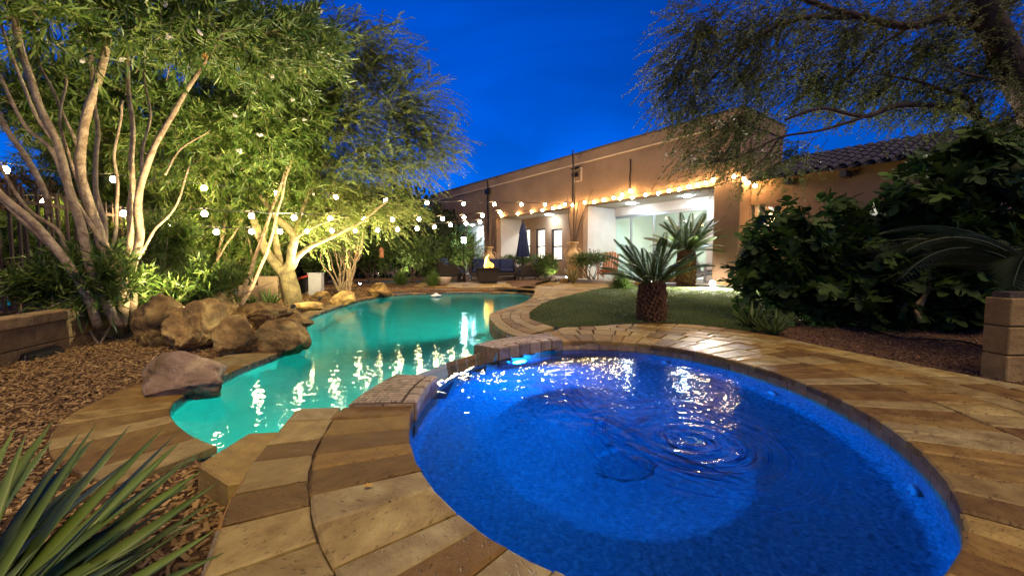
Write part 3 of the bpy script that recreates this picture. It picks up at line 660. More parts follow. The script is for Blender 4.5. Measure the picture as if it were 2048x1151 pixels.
g = grid(-10, 9, -3, 16, .1, lambda x, y: ~(inside(cop_ring, x, y) | inside(deckpoly, x, y) | inside(walkpoly, x, y)), rough, 'ground', 'soil'); tag(g, kind='structure')
Bx = [(-10, -3), (9, -3), (9, 16), (-10, 16)]; Ox = [(-400, -400), (400, -400), (400, 400), (-400, 400)]
V = [(x, y, -.02) for x, y in Bx]+[(x, y, -.3) for x, y in Ox]
tag(link('far_ground', npmesh('far_ground', V, np.array([(0, 1, 5, 4), (1, 2, 6, 5), (2, 3, 7, 6), (3, 0, 4, 7)]), 'soil')), kind='structure')
# lawn
LAWN = np.vstack([spline([(3.3, 12.0), (2.7, 11.2), (2.0, 10.1), (1.34, 8.9), (.86, 7.9), (.52, 7.05), (.30, 6.3), (.24, 5.8), (.24, 5.35), (.36, 4.95), (.47, 4.62)], 80), OUT[:9], np.array([(2.75, 4.5), (3.4, 5.4), (4.6, 6.4), (6.5, 7.5), (8.2, 8.5), (7.2, 10.5), (5.9, 10.9), (4.9, 11.0), (4.0, 11.3), (3.3, 11.7)])])
lw = grid(0, 8.6, 4.4, 12.4, .08, lambda x, y: inside(LAWN, x, y), lambda X, Y: G(X, Y)+.016, 'lawn', 'turf'); tag(lw, kind='structure')
k = 150000; X = rng.uniform(0, 8.6, k); Y = 4.4+7.8*rng.random(k)**1.5; q = inside(LAWN, X, Y); X, Y = X[q], Y[q]; k = len(X)
P = np.c_[X, Y, G(X, Y)+.014]; D = unit(np.c_[rng.normal(0, .45, k), rng.normal(0, .45, k), np.ones(k)])
V, F = leaf_arrays((np.array([(0, .5, 0), (0, -.5, 0), (1, 0, 0)]), [np.array([(0, 1, 2)])]), P, D, unit(rng.normal(size=(k, 3))), rng.uniform(.018, .04, k), rng.uniform(.004, .008, k))
clump = np.array([noise.noise(Vector((a*1.5, b*1.5, 2))) for a, b in zip(X, Y)])*.5+.45+rng.normal(0, .15, k)
o = link('grass', npmesh('grass', V, F, 'grass', False, np.repeat(np.clip(clump, 0, 1), 3))); tag(o, 'short dense lawn grass beside the stone walk', 'grass', kind='stuff')
# wood chips in the left bed
def litter(name, m, n, x0, x1, y0, y1, keep, size, wid, label, pw=1.4, flat=.35, lift=.006):
    X = rng.uniform(x0, x1, n); Y = y0+(y1-y0)*rng.random(n)**pw; q = keep(X, Y); X, Y = X[q], Y[q]; k = len(X)
    Z = np.array([G(a, b)+noise.noise(Vector((a*2.2, b*2.2, 0)))*.012+noise.noise(Vector((a*9, b*9, 5)))*.0042 for a, b in zip(X, Y)])
    az = rng.uniform(0, 6.3, k); D = unit(np.c_[np.cos(az), np.sin(az), rng.normal(0, flat, k)]); N = unit(np.c_[rng.normal(0, flat, k), rng.normal(0, flat, k), np.ones(k)])
    L = size[0]+(size[1]-size[0])*rng.random(k)**2.5; W = rng.uniform(*wid, k)
    T = (np.array([(0, -.5, 0), (0, .5, 0), (1, .42, .1), (1, -.42, .1), (0, -.5, .45), (0, .5, .5), (1, .42, .55), (1, -.42, .5)]), [np.array([(4, 7, 6, 5), (0, 4, 5, 1), (1, 5, 6, 2), (2, 6, 7, 3), (3, 7, 4, 0)])])
    V, F = leaf_arrays(T, np.c_[X, Y, Z+lift*rng.random(k)], D, N, L, W); r = np.repeat(np.clip(rng.beta(1.6, 2.2, k), 0, 1), 8)
    o = link(name, npmesh(name, V, F, m, False, r)); tag(o, label, name.replace('_', ' '), kind='stuff')
notpool = lambda x, y: ~(inside(CO, x, y) | inside(np.vstack([CO, PR, SPASIDE]), x, y) | inside(deckpoly, x, y) | inside(walkpoly, x, y))
litter('wood_chips', 'chip', 46000, -4.6, -.55, .2, 5.2, notpool, (.010, .055), (.006, .016), 'brown wood chips covering the bed left of the pool', 1.25)
litter('gravel', 'gravel', 26000, 2.2, 6.5, .8, 7.0, lambda x, y: notpool(x, y) & ~inside(LAWN, x, y), (.008, .022), (.008, .018), 'dark reddish gravel under the fig bush', 1.1, .6)
litter('pebbles', 'chip', 9000, -7, -2.8, 5, 13, notpool, (.015, .05), (.012, .03), 'tan pebbly mulch in the bed behind the boulders', 1.0)

# ================================================================== HOUSE
HO = (5.985, 11.147); HA = math.radians(-53.2); HXX, HXY = math.cos(HA), math.sin(HA); HF = .12
_d0 = -HXY*HO[0]+HXX*HO[1]
def hpt(px, r=0.0):
    d = (px-1024)/FPX*1.0; nxv, nyv = -HXY, HXX; Y = (_d0+r)/(nxv*d+nyv); return d*Y, Y
def hx(px, r=0.0):
    X, Y = hpt(px, r); return (X-HO[0])*HXX+(Y-HO[1])*HXY
def hz(px, py, r=0.0):
    X, Y = hpt(px, r); return CAM_H+(524-py)/FPX*Y-HF
house = empty('house', (HO[0], HO[1], HF), HA, 'tan stucco house with a flat parapet and lit glass doors', 'house')
def hbox(name, x0, x1, y0, y1, z0, z1, m, parent=None, bv=0):
    o = MB().box((0, 0, 0), (abs(x1-x0), abs(y1-y0), abs(z1-z0))).build(name, m, parent or house); o.location = ((x0+x1)/2, (y0+y1)/2, (z0+z1)/2)
    if bv: bevel(o, bv, 3)
    return o
def hwall(name, x0, x1, z0, z1, y0, y1, ops, m):
    mb = MB(); xs = x0
    def bx(a, b, c, d):
        if b-a > .003 and d-c > .003: mb.box(((a+b)/2, (y0+y1)/2, (c+d)/2), (b-a, y1-y0, d-c))
    for a, b, c, d in sorted(ops):
        bx(xs, a, z0, z1); bx(a, b, z0, c); bx(a, b, d, z1); xs = b
    bx(xs, x1, z0, z1); return mb.build(name, m, house)
XL = hx(864); RB = 1.8
hbox('parapet_wall', XL, 0, 0, .5, 2.70, 4.25, 'stucco'); hbox('parapet_band', XL-.03, .03, -.03, .53, 4.252, 4.60, 'stucco', bv=.02)
hbox('cornice_line', XL-.045, .045, -.045, .1, 4.215, 4.250, 'trim'); hbox('parapet_cap', XL-.05, .05, -.05, .55, 4.602, 4.645, 'cap_dark')
c4, c3a, c3b, c2a, c2b, c1b = hx(1423), hx(1138), hx(1165), hx(968), hx(993), hx(879)
hbox('column', c4, -.002, .003, .6, -.4, 2.698, 'stucco', bv=.03); hbox('column', c3a, c3b, .003, .26, -.4, 2.698, 'stucco', bv=.03); hbox('bay_return', c3a, c3b, .262, RB+.1, -.4, 2.697, 'stucco_pale')
hbox('column', c2a, c2b, .003, .26, -.4, 2.698, 'stucco', bv=.03); hbox('bay_return', c2a, c2b, .262, RB+.1, -.4, 2.697, 'stucco_pale'); hbox('column', XL+.002, c1b, .003, .26, -.4, 2.698, 'stucco', bv=.03); hbox('bay_return', XL+.002, c1b, .262, RB+.1, -.4, 2.697, 'stucco_pale')
hbox('side_wall', -.30, -.003, .61, 2.58, -.4, 4.24, 'stucco'); hbox('far_side_wall', XL+.003, XL+.3, RB+.11, 9, -.4, 4.2, 'stucco')
hbox('side_parapet', -.33, .03, .54, 2.6, 4.252, 4.60, 'stucco'); hbox('side_cap', -.35, .05, .56, 2.62, 4.602, 4.645, 'cap_dark'); hbox('back_parapet', XL, -.34, 2.4, 2.6, 3.4, 4.6, 'stucco'); hbox('rear_roof', XL+.31, -.1, 2.61, 9, 3.3, 3.4, 'concrete'); hbox('rear_side_wall', -.30, -.003, 2.86, 9, -.4, 3.29, 'stucco')
hbox('roof', XL+.31, -.31, .51, 2.39, 3.9, 4.1, 'concrete'); hbox('porch_ceiling', c1b, -.31, .02, RB+.02, 2.72, 2.80, 'stucco_pale')
hbox('porch_floor', XL, .6, -.75, RB+.1, -.35, -.004, 'concrete')
# right bay: wall with four glass sliding panels
dx0, dx1, dzt = hx(1217, RB), hx(1411, RB), 2.40
hwall('bay_wall', c3b+.002, -.302, -.3, 2.718, RB, RB+.22, [(dx0, dx1, 0.0, dzt)], 'stucco_pale')
door = empty('sliding_door', (0, 0, 0)); door.parent = house
for k in range(5):
    x = dx0+(dx1-dx0)*k/4; hbox('mullion', x-.03, x+.03, RB+.05, RB+.12, .04, dzt-.10, 'alu', door)
hbox('top_rail', dx0, dx1, RB+.03, RB+.14, dzt-.10, dzt, 'alu', door); hbox('sill_rail', dx0, dx1, RB+.03, RB+.14, 0, .04, 'alu', door)
for k in range(4):
    a = dx0+(dx1-dx0)*k/4+.031; b = dx0+(dx1-dx0)*(k+1)/4-.031; hbox('glass_pane', a, b, RB+.08, RB+.088, .041, dzt-.101, 'pane', door)
# the room behind it, an arcaded partition and its lamps
rx0, rx1, ry0, ry1, rzt = c3b-.12, -.31, RB+.23, 8.2, 3.1
for nm, a in (('room_floor', (rx0, rx1, ry0, ry1, -.1, -.01)), ('room_ceiling', (rx0, rx1, ry0, ry1, rzt, rzt+.1)), ('room_back_wall', (rx0, rx1, ry1, ry1+.1, -.1, rzt)), ('room_end_wall', (rx0-.1, rx0, ry0, ry1, -.1, rzt)), ('room_side_wall', (rx1-.06, rx1, ry0+.01, ry1, -.1, rzt))):
    hbox(nm, *a, 'white_wall')
def arcade(y, th, arches, m):
    mb = MB(); xs = np.linspace(rx0, rx1, 150)
    def top(x):
        for c, wd, sp, ht in arches:
            if abs(x-c) < wd: return sp+(ht-sp)*math.sqrt(max(0, 1-((x-c)/wd)**2))
        return 0
    for a, b in zip(xs[:-1], xs[1:]):
        t = top((a+b)/2)
        if t < rzt-.02: mb.box(((a+b)/2, y, (t+rzt)/2), (b-a, th, rzt-t))
    return mb.build('arcade_wall', m, house)
arcade(ry0+2.6, .25, [(hx(1238, RB+2.6), 1.0, 1.5, 2.75), (hx(1425, RB+2.6)-.1, 1.25, 1.4, 2.75)], 'white_wall')
arcade(ry0+4.6, .2, [(hx(1255, RB+4.6), .55, 1.3, 2.0)], 'white_wall')
for q, (x, y, m_) in enumerate((((rx0+rx1)/2+.6, ry0+1.2, 'room_lamp'), (hx(1240, RB+3.6), ry0+3.7, 'room_lamp'), (rx1-1.2, ry0+3.8, 'room_lamp'), (hx(1250, RB+5), ry0+5.3, 'room_lamp'))):
    o = MB().lathe([(.20 if q == 0 else .30, 0), (.22 if q == 0 else .32, .03), (.2, .06)], 20).build('ceiling_lamp', m_, house); o.location = (x, y, rzt-.065)
# middle bay: wall with three windows and a glass door
RM = 1.5
wins = []
for a, b in ((1029, 1060), (1071, 1090), (1102, 1124)): wins.append((hx(a, RM), hx(b, RM), hz(b, 521, RM), hz(b, 457, RM)))
gd = (hx(1007, RM), hx(1022, RM), 0, hz(1015, 458, RM))
hwall('bay_wall', c2b+.002, c3a-.002, -.3, 2.718, RM, RM+.2, wins+[gd], 'stucco')
for k, (a, b, c, d) in enumerate(wins):
    wn = empty('window'); wn.parent = house
    for q in ((a, a+.06, c, d), (b-.06, b, c, d), (a+.06, b-.06, d-.06, d), (a+.06, b-.06, c, c+.06), (a+.06, b-.06, (c+d)/2-.1, (c+d)/2-.05)): hbox('window_frame', q[0], q[1], RM+.04, RM+.12, q[2], q[3], 'dark_metal', wn)
    hbox('glass_pane', a+.061, b-.061, RM+.07, RM+.078, c+.061, d-.061, 'pane_clear', wn)
a, b, c, d = gd; hbox('glass_door', a, b, RM+.07, RM+.08, c, d, 'pane', house)
mx0, mx1 = c2b-.6, c3a-.05
for nm, q in (('room_floor', (mx0, mx1, RM+.21, 5.5, -.1, -.01)), ('room_ceiling', (mx0, mx1, RM+.21, 5.5, rzt, rzt+.1)), ('room_back_wall', (mx0, mx1, 5.5, 5.6, -.1, rzt)), ('room_end_wall', (mx0-.1, mx0, RM+.21, 5.5, -.1, rzt)), ('room_end_wall', (mx1, mx1+.1, RM+.21, 5.5, -.1, rzt))): hbox(nm, *q, 'white_wall')
for x in (mx1-1.2, mx1-3.2): o = MB().lathe([(.26, 0), (.28, .03), (.2, .06)], 20).build('ceiling_lamp', 'room_lamp', house); o.location = (x, 3.4, rzt-.065)
hbox('kitchen_counter', mx1-2.2, mx1-.1, 4.6, 5.3, 0, .95, 'concrete'); hbox('kitchen_shelf', mx1-1.3, mx1-.2, 5.2, 5.45, 1.5, 1.56, 'beige_board')
# left bay: a pale surround and a dark passage
lo = (hx(897, RB), hx(949, RB), 0, 2.28)
hwall('bay_wall', c1b+.002, c2a-.002, -.3, 2.718, RB, RB+.22, [lo], 'stucco_pale')
hbox('passage_back', lo[0]-1.5, lo[1]+1.5, 7, 7.1, -.2, 2.9, 'stucco')
# porch downlights
for x in ((c4+c3b)/2-1.2, (c4+c3b)/2+1.0, (c3a+c2b)/2, (c2a+c1b)/2-.6, (c2a+c1b)/2+1.4):
    o = MB().lathe([(.12, 0), (.13, .02), (.06, .03)], 18).build('downlight', 'porch_lamp', house); o.location = (x, 1.15, 2.69)
# wall speaker box, cable drops
bx_, bz_ = hx(1155), hz(1155, 353)
sp_ = empty('wall_box'); sp_.parent = house; sp_.location = (bx_, 0, bz_)
for q in ((-.19, -.16, -.24, .24), (.16, .19, -.24, .24), (-.16, .16, -.24, -.21), (-.16, .16, .21, .24)):
    o = MB().box(((q[0]+q[1])/2, -.03, (q[2]+q[3])/2), (q[1]-q[0], .06, q[3]-q[2])).build('box_frame', 'trim', sp_)
MB().box((0, -.012, 0), (.32, .018, .42)).build('box_back', 'stucco', sp_); MB().box((-.06, -.12, .0), (.17, .2, .12)).build('lamp_head', 'dark_metal', sp_)
MB().box((-.06, -.10, .23), (.30, .22, .03)).build('box_hood', 'dark_metal', sp_)
for px_, y0_, y1_, wv in ((978, 363, 470, .05), (1146, 305, 405, .015), (1259, 322, 381, .012)):
    x = hx(px_); z0, z1 = hz(px_, y1_), hz(px_, y0_)
    MB().tube(bend([(x+wv*random.uniform(-1, 1), -.055, z1+(z0-z1)*t) for t in np.linspace(0, 1, 7)], 5, .01), .02 if wv < .03 else .035, 6).build('cable_drop', 'dark_metal', house)
MB().box((hx(981), -.12, hz(981, 386)), (.34, .2, .22)).build('flood_lamp', 'dark_metal', house)
# tiled wing to the right
WR = .62
WX1 = 9.5; ez = hz(1560, 357, WR-.4); od = (hx(1484, WR), hx(1530, WR), 0, 2.15)
hwall('wing_wall', .0, WX1, -.4, ez+.1, WR, WR+.25, [od], 'stucco')
for nm, q in (('hall_floor', (.02, 4, WR+.26, 6, -.1, -.01)), ('hall_back_wall', (.02, 4, 6, 6.1, 0, 2.7)), ('hall_ceiling', (.02, 4, WR+.26, 6, 2.5, 2.6)), ('hall_end_wall', (4, 4.1, WR+.26, 6, 0, 2.6))): hbox(nm, *q, 'trim')
o = MB().lathe([(.2, 0), (.22, .03), (.15, .06)], 20).build('ceiling_lamp', 'room_lamp', house); o.location = (1.2, 4.2, 2.43)
for q in ((od[0], od[0]+.09), (od[1]-.09, od[1]), ((od[0]+od[1])/2-.04, (od[0]+od[1])/2+.04)): hbox('door_frame', q[0], q[1], WR+.05, WR+.15, 0, 2.15, 'trim')
hbox('glass_pane', od[0]+.09, od[1]-.09, WR+.09, WR+.1, 0, 2.14, 'pane', house)
wl_ = empty('wall_lantern'); wl_.parent = house; wl_.location = (hx(1545, WR), WR-.13, 1.75)
MB().lathe([(.05, -.12), (.075, -.10), (.085, .10), (.06, .12)], 6).build('glass', 'bulb_glow_lantern', wl_); MB().lathe([(.11, .12), (.06, .18), (.01, .22)], 6).build('cap', 'dark_metal', wl_); MB().box((0, .07, .05), (.05, .13, .05)).build('bracket', 'dark_metal', wl_)
for a in range(6): MB().tube([(.08*math.cos(a*1.047), .08*math.sin(a*1.047), -.12), (.09*math.cos(a*1.047), .09*math.sin(a*1.047), .12)], .008, 5).build('bar', 'dark_metal', wl_)
rf = empty('tile_roof'); rf.parent = house
sl = R(19); run = 3.4; cw, rl = .245, .40
MB().add([(0.06, WR-.42, ez), (WX1, WR-.42, ez), (WX1, WR-.42+run, ez+run*math.tan(sl)), (.06, WR-.42+run, ez+run*math.tan(sl))], [(0, 1, 2, 3)]).build('roof_deck', 'roof_tile', rf)
tb = MB(); nn_ = 8
V = []
for e, (yy, rr) in enumerate(((0, .088), (rl+.05, .074))):
    for s_ in (0, .014):
        V += [((rr-s_)*math.cos(math.pi*k/nn_), yy, (rr-s_)*math.sin(math.pi*k/nn_)) for k in range(nn_+1)]
q = nn_+1
F = [(k, k+1, 2*q+k+1, 2*q+k) for k in range(nn_)]+[(k+1, k, q+k, q+k+1) for k in range(nn_)]+[(q+k+1, q+k, 3*q+k, 3*q+k+1) for k in range(nn_)]
tm = MB().add(V, F).mesh('roof_tile', 'roof_tile')
for c in range(int((WX1-.1)/cw)):
    for r_ in range(int(run/math.cos(sl)/rl)):
        o = link('roof_tile', tm, rf); dd = r_*rl; o.location = (.18+c*cw, WR-.47+dd*math.cos(sl), ez+.018+dd*math.sin(sl)+random.uniform(0, .006)); o.rotation_euler = (sl-.03, 0, random.gauss(0, .012))
for c in range(8):
    hbox('rafter_end', .9+c*1.15, 1.02+c*1.15, WR-.36, WR, ez-.16, ez-.02, 'cap_dark')
hbox('wing_end_wall', WX1-.25, WX1-.002, WR+.26, 6, -.4, ez, 'stucco')

# ================================================================== STRING LIGHTS
bulb_me = MB().lathe([(.004, -.056), (.032, -.048), (.046, -.020), (.046, .004), (.030, .030), (.017, .040)], 10).mesh('bulb', 'bulb_glow', True)
bulb_pale = MB().lathe([(.004, -.056), (.032, -.048), (.046, -.020), (.046, .004), (.030, .030), (.017, .040)], 10).mesh('bulb', 'bulb_glow_pale', True)
sock_me = MB().lathe([(.016, .034), (.02, .045), (.02, .085), (.008, .09)], 8).mesh('socket', 'black_plastic')
bulb_fill = bulb_me.copy(); bulb_fill.materials[0] = M['bulb_glow_fill']
def string(pts, label, ends=(), pale=True, sag=.05, near=False):
    s = empty('string_light', tuple(pts[0]), 0, label, 'string light', 'string lights over the garden'); P = []
    o0 = Vector(pts[0])
    for k, p in enumerate(pts):
        b = link('bulb', bulb_fill if near else (bulb_pale if pale else bulb_me), s); b.location = Vector(p)-o0; c = link('socket', sock_me, b)
    allp = [Vector(e) for e in ends[:1]]+[Vector(p)+Vector((0, 0, .09)) for p in pts]+[Vector(e) for e in ends[1:]]
    for a, b in zip(allp[:-1], allp[1:]):
        P += [a+(b-a)*t-Vector((0, 0, sag*4*t*(1-t)*min(1, (b-a).length/1.2))) for t in np.linspace(0, 1, 6, endpoint=False)]
    P.append(allp[-1]); MB().tube([p-o0 for p in P], .008, 5).build('cable', 'black_plastic', s); return s
def fp(px, py, off=-.10):
    X, Y = hpt(px, off); return Vector((X, Y, CAM_H+(524-py)/FPX*Y))
def row(pix, c, Ylast, klast):
    Y0 = Ylast/(1+c*klast); return [atY(x, y, Y0*(1+c*k)) for k, (x, y) in pix]
A_ = [(k, q) for k, q in enumerate([(227, 358), (408, 375), (553, 385), (672, 393), (771, 400), (854, 405), (927, 407), (989, 408), (1043, 408), (1090, 409), (1130, 408)])]
string(row([(-3, (-830, 280)), (-2, (-330, 312)), (-1, (10, 338))]+A_, .1273, 15.6, 10), 'nearest string of warm bulbs, crossing highest over the pool', [(-8.8, 3.4, 2.6), tuple(atY(1160, 402, 16.3))])
B_ = list(enumerate([(409, 426), (503, 431), (588, 434), (661, 436), (728, 437), (785, 438), (838, 437), (885, 437), (928, 434), (965, 430), (1000, 424)]))
string(row([(-2, (90, 403)), (-1, (247, 426))]+B_, .0746, 12.6, 10), 'middle string of warm bulbs, just under the nearest string', [(-8.6, 5.4, 1.75), tuple(fp(1030, 424))])
C_ = list(enumerate([(560, 462), (613, 461), (664, 460), (711, 461), (755, 459), (795, 458), (834, 456), (869, 453), (901, 449), (932, 446), (960, 443)]))
string(row([(-3, (338, 450)), (-2, (433, 463)), (-1, (503, 462))]+C_, .0432, 12.4, 10), 'lowest and farthest string of bulbs crossing behind the pool', [(-8.6, 7.0, 1.7), tuple(fp(985, 438))])
D_ = [(1003, 432), (1035, 428), (1063, 424), (1084, 421), (1105, 417), (1118, 415), (1144, 411), (1168, 406), (1186, 405), (1205, 401), (1237, 398), (1262, 396), (1288, 391), (1313, 388), (1334, 383), (1354, 380), (1373, 375), (1390, 371), (1406, 367), (1420, 362), (1462, 355)]
string([fp(*q) for q in D_], 'string of warm bulbs fixed along the porch beam of the house', [], False, .03)
string([fp(1225, 397, -.2), fp(1242, 391, -.22), fp(1258, 383, -.1)], 'short string of three bulbs below the wall pole', [], False, .03)
string([fp(1481, 360, .1), fp(1490, 367, .3), fp(1504, 373, .35)], 'short string of bulbs round the house corner by the fig bush', [tuple(fp(1470, 352, -.08))], False, .03)
string([Vector((-3.4+1.05*k, -.9-.12*k+.12*(k % 2), 2.35-.16*math.sin(math.pi*k/7))) for k in range(8)], 'added unseen string of warm bulbs behind the camera, lighting the foreground', [(-4.6, -.8, 2.6), (5.2, -2.0, 2.6)], False, near=True)  # added out of view to brighten the deck and foreground

# ================================================================== LAMPS IN THE BEDS
def spot(px, py, z, aim, energy, col, label, size=R(75), blend=.8, lens='lamp_white', r=.035, loc=None, radius=.05):
    p = Vector(loc) if loc is not None else at(px, py, z); s = empty('landscape_light', tuple(p), 0, label, 'landscape light', 'landscape lights in the beds')
    d = (Vector(aim)-p).normalized(); qt = d.to_track_quat('Z', 'Y').to_euler()
    MB().tube([(0, 0, -.12), (0, 0, .05)], .009, 6).build('stake', 'dark_metal', s)
    h = MB().lathe([(.02, -.06), (.03, -.05), (.036, .0), (.040, .035), (.036, .035), (.034, .01)], 14, caps=False).build('housing', 'dark_metal', s, True); h.location = (0, 0, .09); h.rotation_euler = qt
    e = MB().lathe([(.002, .0), (r, .0)], 14, caps=False).build('lens', lens, s); e.location = Vector((0, 0, .09))+d*.028; e.rotation_euler = qt
    ld = bpy.data.lights.new('landscape_light_beam', 'SPOT'); ld.energy = energy; ld.color = col; ld.spot_size = size; ld.spot_blend = blend; ld.shadow_soft_size = radius
    lo_ = bpy.data.objects.new('beam', ld); COL.objects.link(lo_); lo_.parent = s; lo_.location = Vector((0, 0, .09))+d*.10; lo_.rotation_euler = (-d).to_track_quat('Z', 'Y').to_euler(); return s
WARM = (1, .80, .48)
spot(0, 0, 0, (-4.1, 8.9, 2.8), 900, (1, .84, .50), 'landscape light in the bed behind the waterfall boulders', R(120), .7, loc=(-3.3, 6.3, -.05))
spot(0, 0, 0, (-4.75, 4.7, 2.4), 800, (1, .80, .50), 'landscape light at the foot of the pale oleander trunks', R(120), .7, loc=(-3.45, 4.55, -.08))
spot(640, 604, -.1, (-2.6, 9.2, 4.8), 1250, (1, .86, .5), 'landscape light at the foot of the forked green trunk', R(135), .7)
spot(720, 574, -.07, (-4.1, 11.5, 2.5), 130, (1, .9, .65), 'landscape light under the twisted bare-stemmed shrub')
spot(795, 566, -.05, (-3.1, 15.0, 1.6), 150, (1, .88, .5), 'landscape light beside the bright grass tuft')
spot(757, 548, -.02, (-5.2, 17.5, 2.0), 130, (1, .9, .6), 'small landscape light far back among the left shrubs')
spot(1133, 560, .03, (2.15, 15.2, 1.4), 90, WARM, 'landscape light in front of the tall urn by the agave', R(70))
spot(962, 562, -.03, (-.8, 18.4, 2.2), 120, WARM, 'landscape light behind the fire table lighting the far urn', R(75))
spot(1112, 566, -.03, (1.3, 15.4, .7), 40, (1, .9, .55), 'landscape light beside the bowl with the clipped bush', R(90))
spot(905, 566, -.03, (-2.2, 17.6, 1.2), 110, (1, .9, .5), 'landscape light in front of the round lit bush', R(110), loc=(-1.7, 16.85, -.03))
fl = atY(1425, 566, 10.9)
s = empty('flood_light', (fl.x, fl.y, fl.z-.08), 0, 'dazzling white flood light standing on the lawn edge', 'flood light')
MB().tube([(0, 0, -.1), (0, 0, .03)], .012, 6).build('stake', 'dark_metal', s); h = MB().lathe([(.04, -.05), (.065, -.04), (.075, .05), (.070, .05), (.066, .0)], 18, caps=False).build('housing', 'dark_metal', s, True)
e = MB().lathe([(.002, .0), (.062, .0)], 18, caps=False).build('lens', 'flood_glow', s)
d = (Vector((1.2, 4.0, .6))-fl).normalized()
for q in (h, e): q.rotation_euler = d.to_track_quat('Z', 'Y').to_euler()
h.location = (0, 0, .08); e.location = Vector((0, 0, .08))+d*.03
ld = bpy.data.lights.new('flood_beam', 'SPOT'); ld.energy = 1500; ld.color = (1, .93, .80); ld.spot_size = R(150); ld.spot_blend = .6; ld.shadow_soft_size = .06
lo_ = bpy.data.objects.new('beam', ld); COL.objects.link(lo_); lo_.parent = s; lo_.location = Vector((0, 0, .08))+d*.12; lo_.rotation_euler = (-d).to_track_quat('Z', 'Y').to_euler()
# underwater lamps
def uw(name, loc, dirv, m, r, label):
    s = empty(name, loc, 0, label, 'pool light'); s.rotation_euler = Vector(dirv).to_track_quat('Z', 'Y').to_euler()
    MB().lathe([(r*1.35, -.02), (r*1.35, .006), (r*1.05, .014), (r*1.02, .004)], 24, caps=False).build('trim_ring', 'white_plastic', s, True); MB().lathe([(.002, .008), (r, .004)], 24, caps=False).build('lens', m, s)
uw('underwater_light', (-.79, 2.45, -.50), (-.55, .8, .10), 'pool_lamp', .085, 'turquoise underwater light in the pool wall below the near mosaic bridge')
uw('underwater_light', (-.24, 6.5, -.60), (-1, .7, .05), 'pool_lamp', .085, 'turquoise underwater light in the pool wall beside the stone walk')
uw('underwater_light', (.06, 3.49, -.21), (.42, -.9, -.18), 'spa_lamp', .06, 'blue underwater light in the spa wall below the far mosaic bridge')

# ================================================================== FURNITURE AND POTS
def thing(name, px, py, z, label, cat, rz=0, group=None, Y=None):
    p = at(px, py, z) if Y is None else Vector(((px-1024)/FPX*Y, Y, z)); return empty(name, (p.x, p.y, z), rz, label, cat, group)
# fire table
t = thing('fire_table', 975, 565, ZP, 'dark tapered fire table with flames on the raised patio', 'fire table', R(8))
MB().box((0, 0, .03), (.62, .62, .06)).build('base', 'dark_metal', t); bevel(MB().box((0, 0, .28), (.80, .80, .46), taper=.84).build('body', 'wicker', t), .02)
for a in range(4):
    o = MB().box((0, 0, 0), (.92, .16, .05)).build('top_slab', 'dark_metal', t); o.location = (.38*math.sin(a*math.pi/2), -.38*math.cos(a*math.pi/2), .535); o.rotation_euler = (0, 0, a*math.pi/2); o.scale.x = 1 if a % 2 == 0 else .648; bevel(o, .01)
MB().box((0, 0, .50), (.62, .62, .05)).build('burner_tray', 'rock_dark', t)
f_ = empty('flame', (t.location.x, t.location.y, ZP+.53), 0, 'orange flames rising from the dark fire table', 'flame')
for k in range(9):
    a = random.uniform(0, 6.3); r0 = .16*math.sqrt(random.random()) if k else 0; hgt = (.50 if k == 0 else random.uniform(.18, .40)); pts = bend([(r0*math.cos(a)*1.1, r0*math.sin(a), 0), (r0*math.cos(a)*.9+random.uniform(-.05, .05), r0*math.sin(a)*.8, hgt*.35), (r0*math.cos(a)*.5+random.uniform(-.06, .06), r0*math.sin(a)*.4, hgt*.7), (random.uniform(-.07, .07), 0, hgt)], 5, .02)
    MB().tube(pts, list(np.interp(np.linspace(0, 1, len(pts)), [0, .25, .6, 1], [.03, .065, .035, .003])), 8).build('tongue', 'flame_core' if k % 3 == 0 else 'flame_glow', f_, True)
def cushion(d, c, m, name, parent, rx=0, rz=0, bv=.05):
    o = MB().box((0, 0, 0), d).build(name, m, parent, True); o.location = c; o.rotation_euler = (rx, 0, rz); bevel(o, bv, 3); return o
def armchair(name, wd, nb, px, py, rz, label, cat, Y=None):
    t = thing(name, px, py, ZP, label, cat, rz, None, Y)
    for sx in (-1, 1):
        for sy in (-1, 1): MB().tube([(sx*(wd/2-.06), sy*.33, 0), (sx*(wd/2-.05), sy*.33, .22)], [.022, .03], 8).build('leg', 'dark_metal', t)
    bevel(MB().box((0, 0, .27), (wd, .80, .14)).build('seat_frame', 'wicker', t), .03)
    for sx in (-1, 1):
        C = [(sx*(wd/2-.05), -.40, .30), (sx*(wd/2-.05), -.40, .52), (sx*(wd/2-.05), -.30, .60), (sx*(wd/2-.05), .10, .64), (sx*(wd/2-.05), .40, .80)]
        mb = MB()
        V = [(x+q*.045, y, z) for q in (-1, 1) for x, y, z in C]+[(x+q*.045, y, .26) for q in (-1, 1) for x, y, z in C]
        k = len(C); F = []
        for i_ in range(k-1): F += [(i_, i_+1, k+i_+1, k+i_), (i_+1, i_, 2*k+i_, 2*k+i_+1), (k+i_, k+i_+1, 3*k+i_+1, 3*k+i_)]
        F += [(0, k, 3*k, 2*k), (k-1, 2*k-1+0, 4*k-1, 3*k-1)]
        bevel(mb.add(V, F).build('arm', 'wicker', t), .012)
    o = MB().box((0, 0, 0), (wd-.02, .10, .62)).build('backrest', 'wicker', t); o.location = (0, .42, .58); o.rotation_euler = (R(-14), 0, 0); bevel(o, .04, 3)
    cwid = (wd-.22)/nb
    for k in range(nb):
        x = -(wd-.22)/2+cwid*(k+.5); cushion((cwid-.015, .62, .13), (x, -.04, .405), 'navy', 'seat_cushion', t); cushion((cwid-.02, .15, .46), (x, .30, .66), 'navy', 'back_cushion', t, R(-14))
    return t
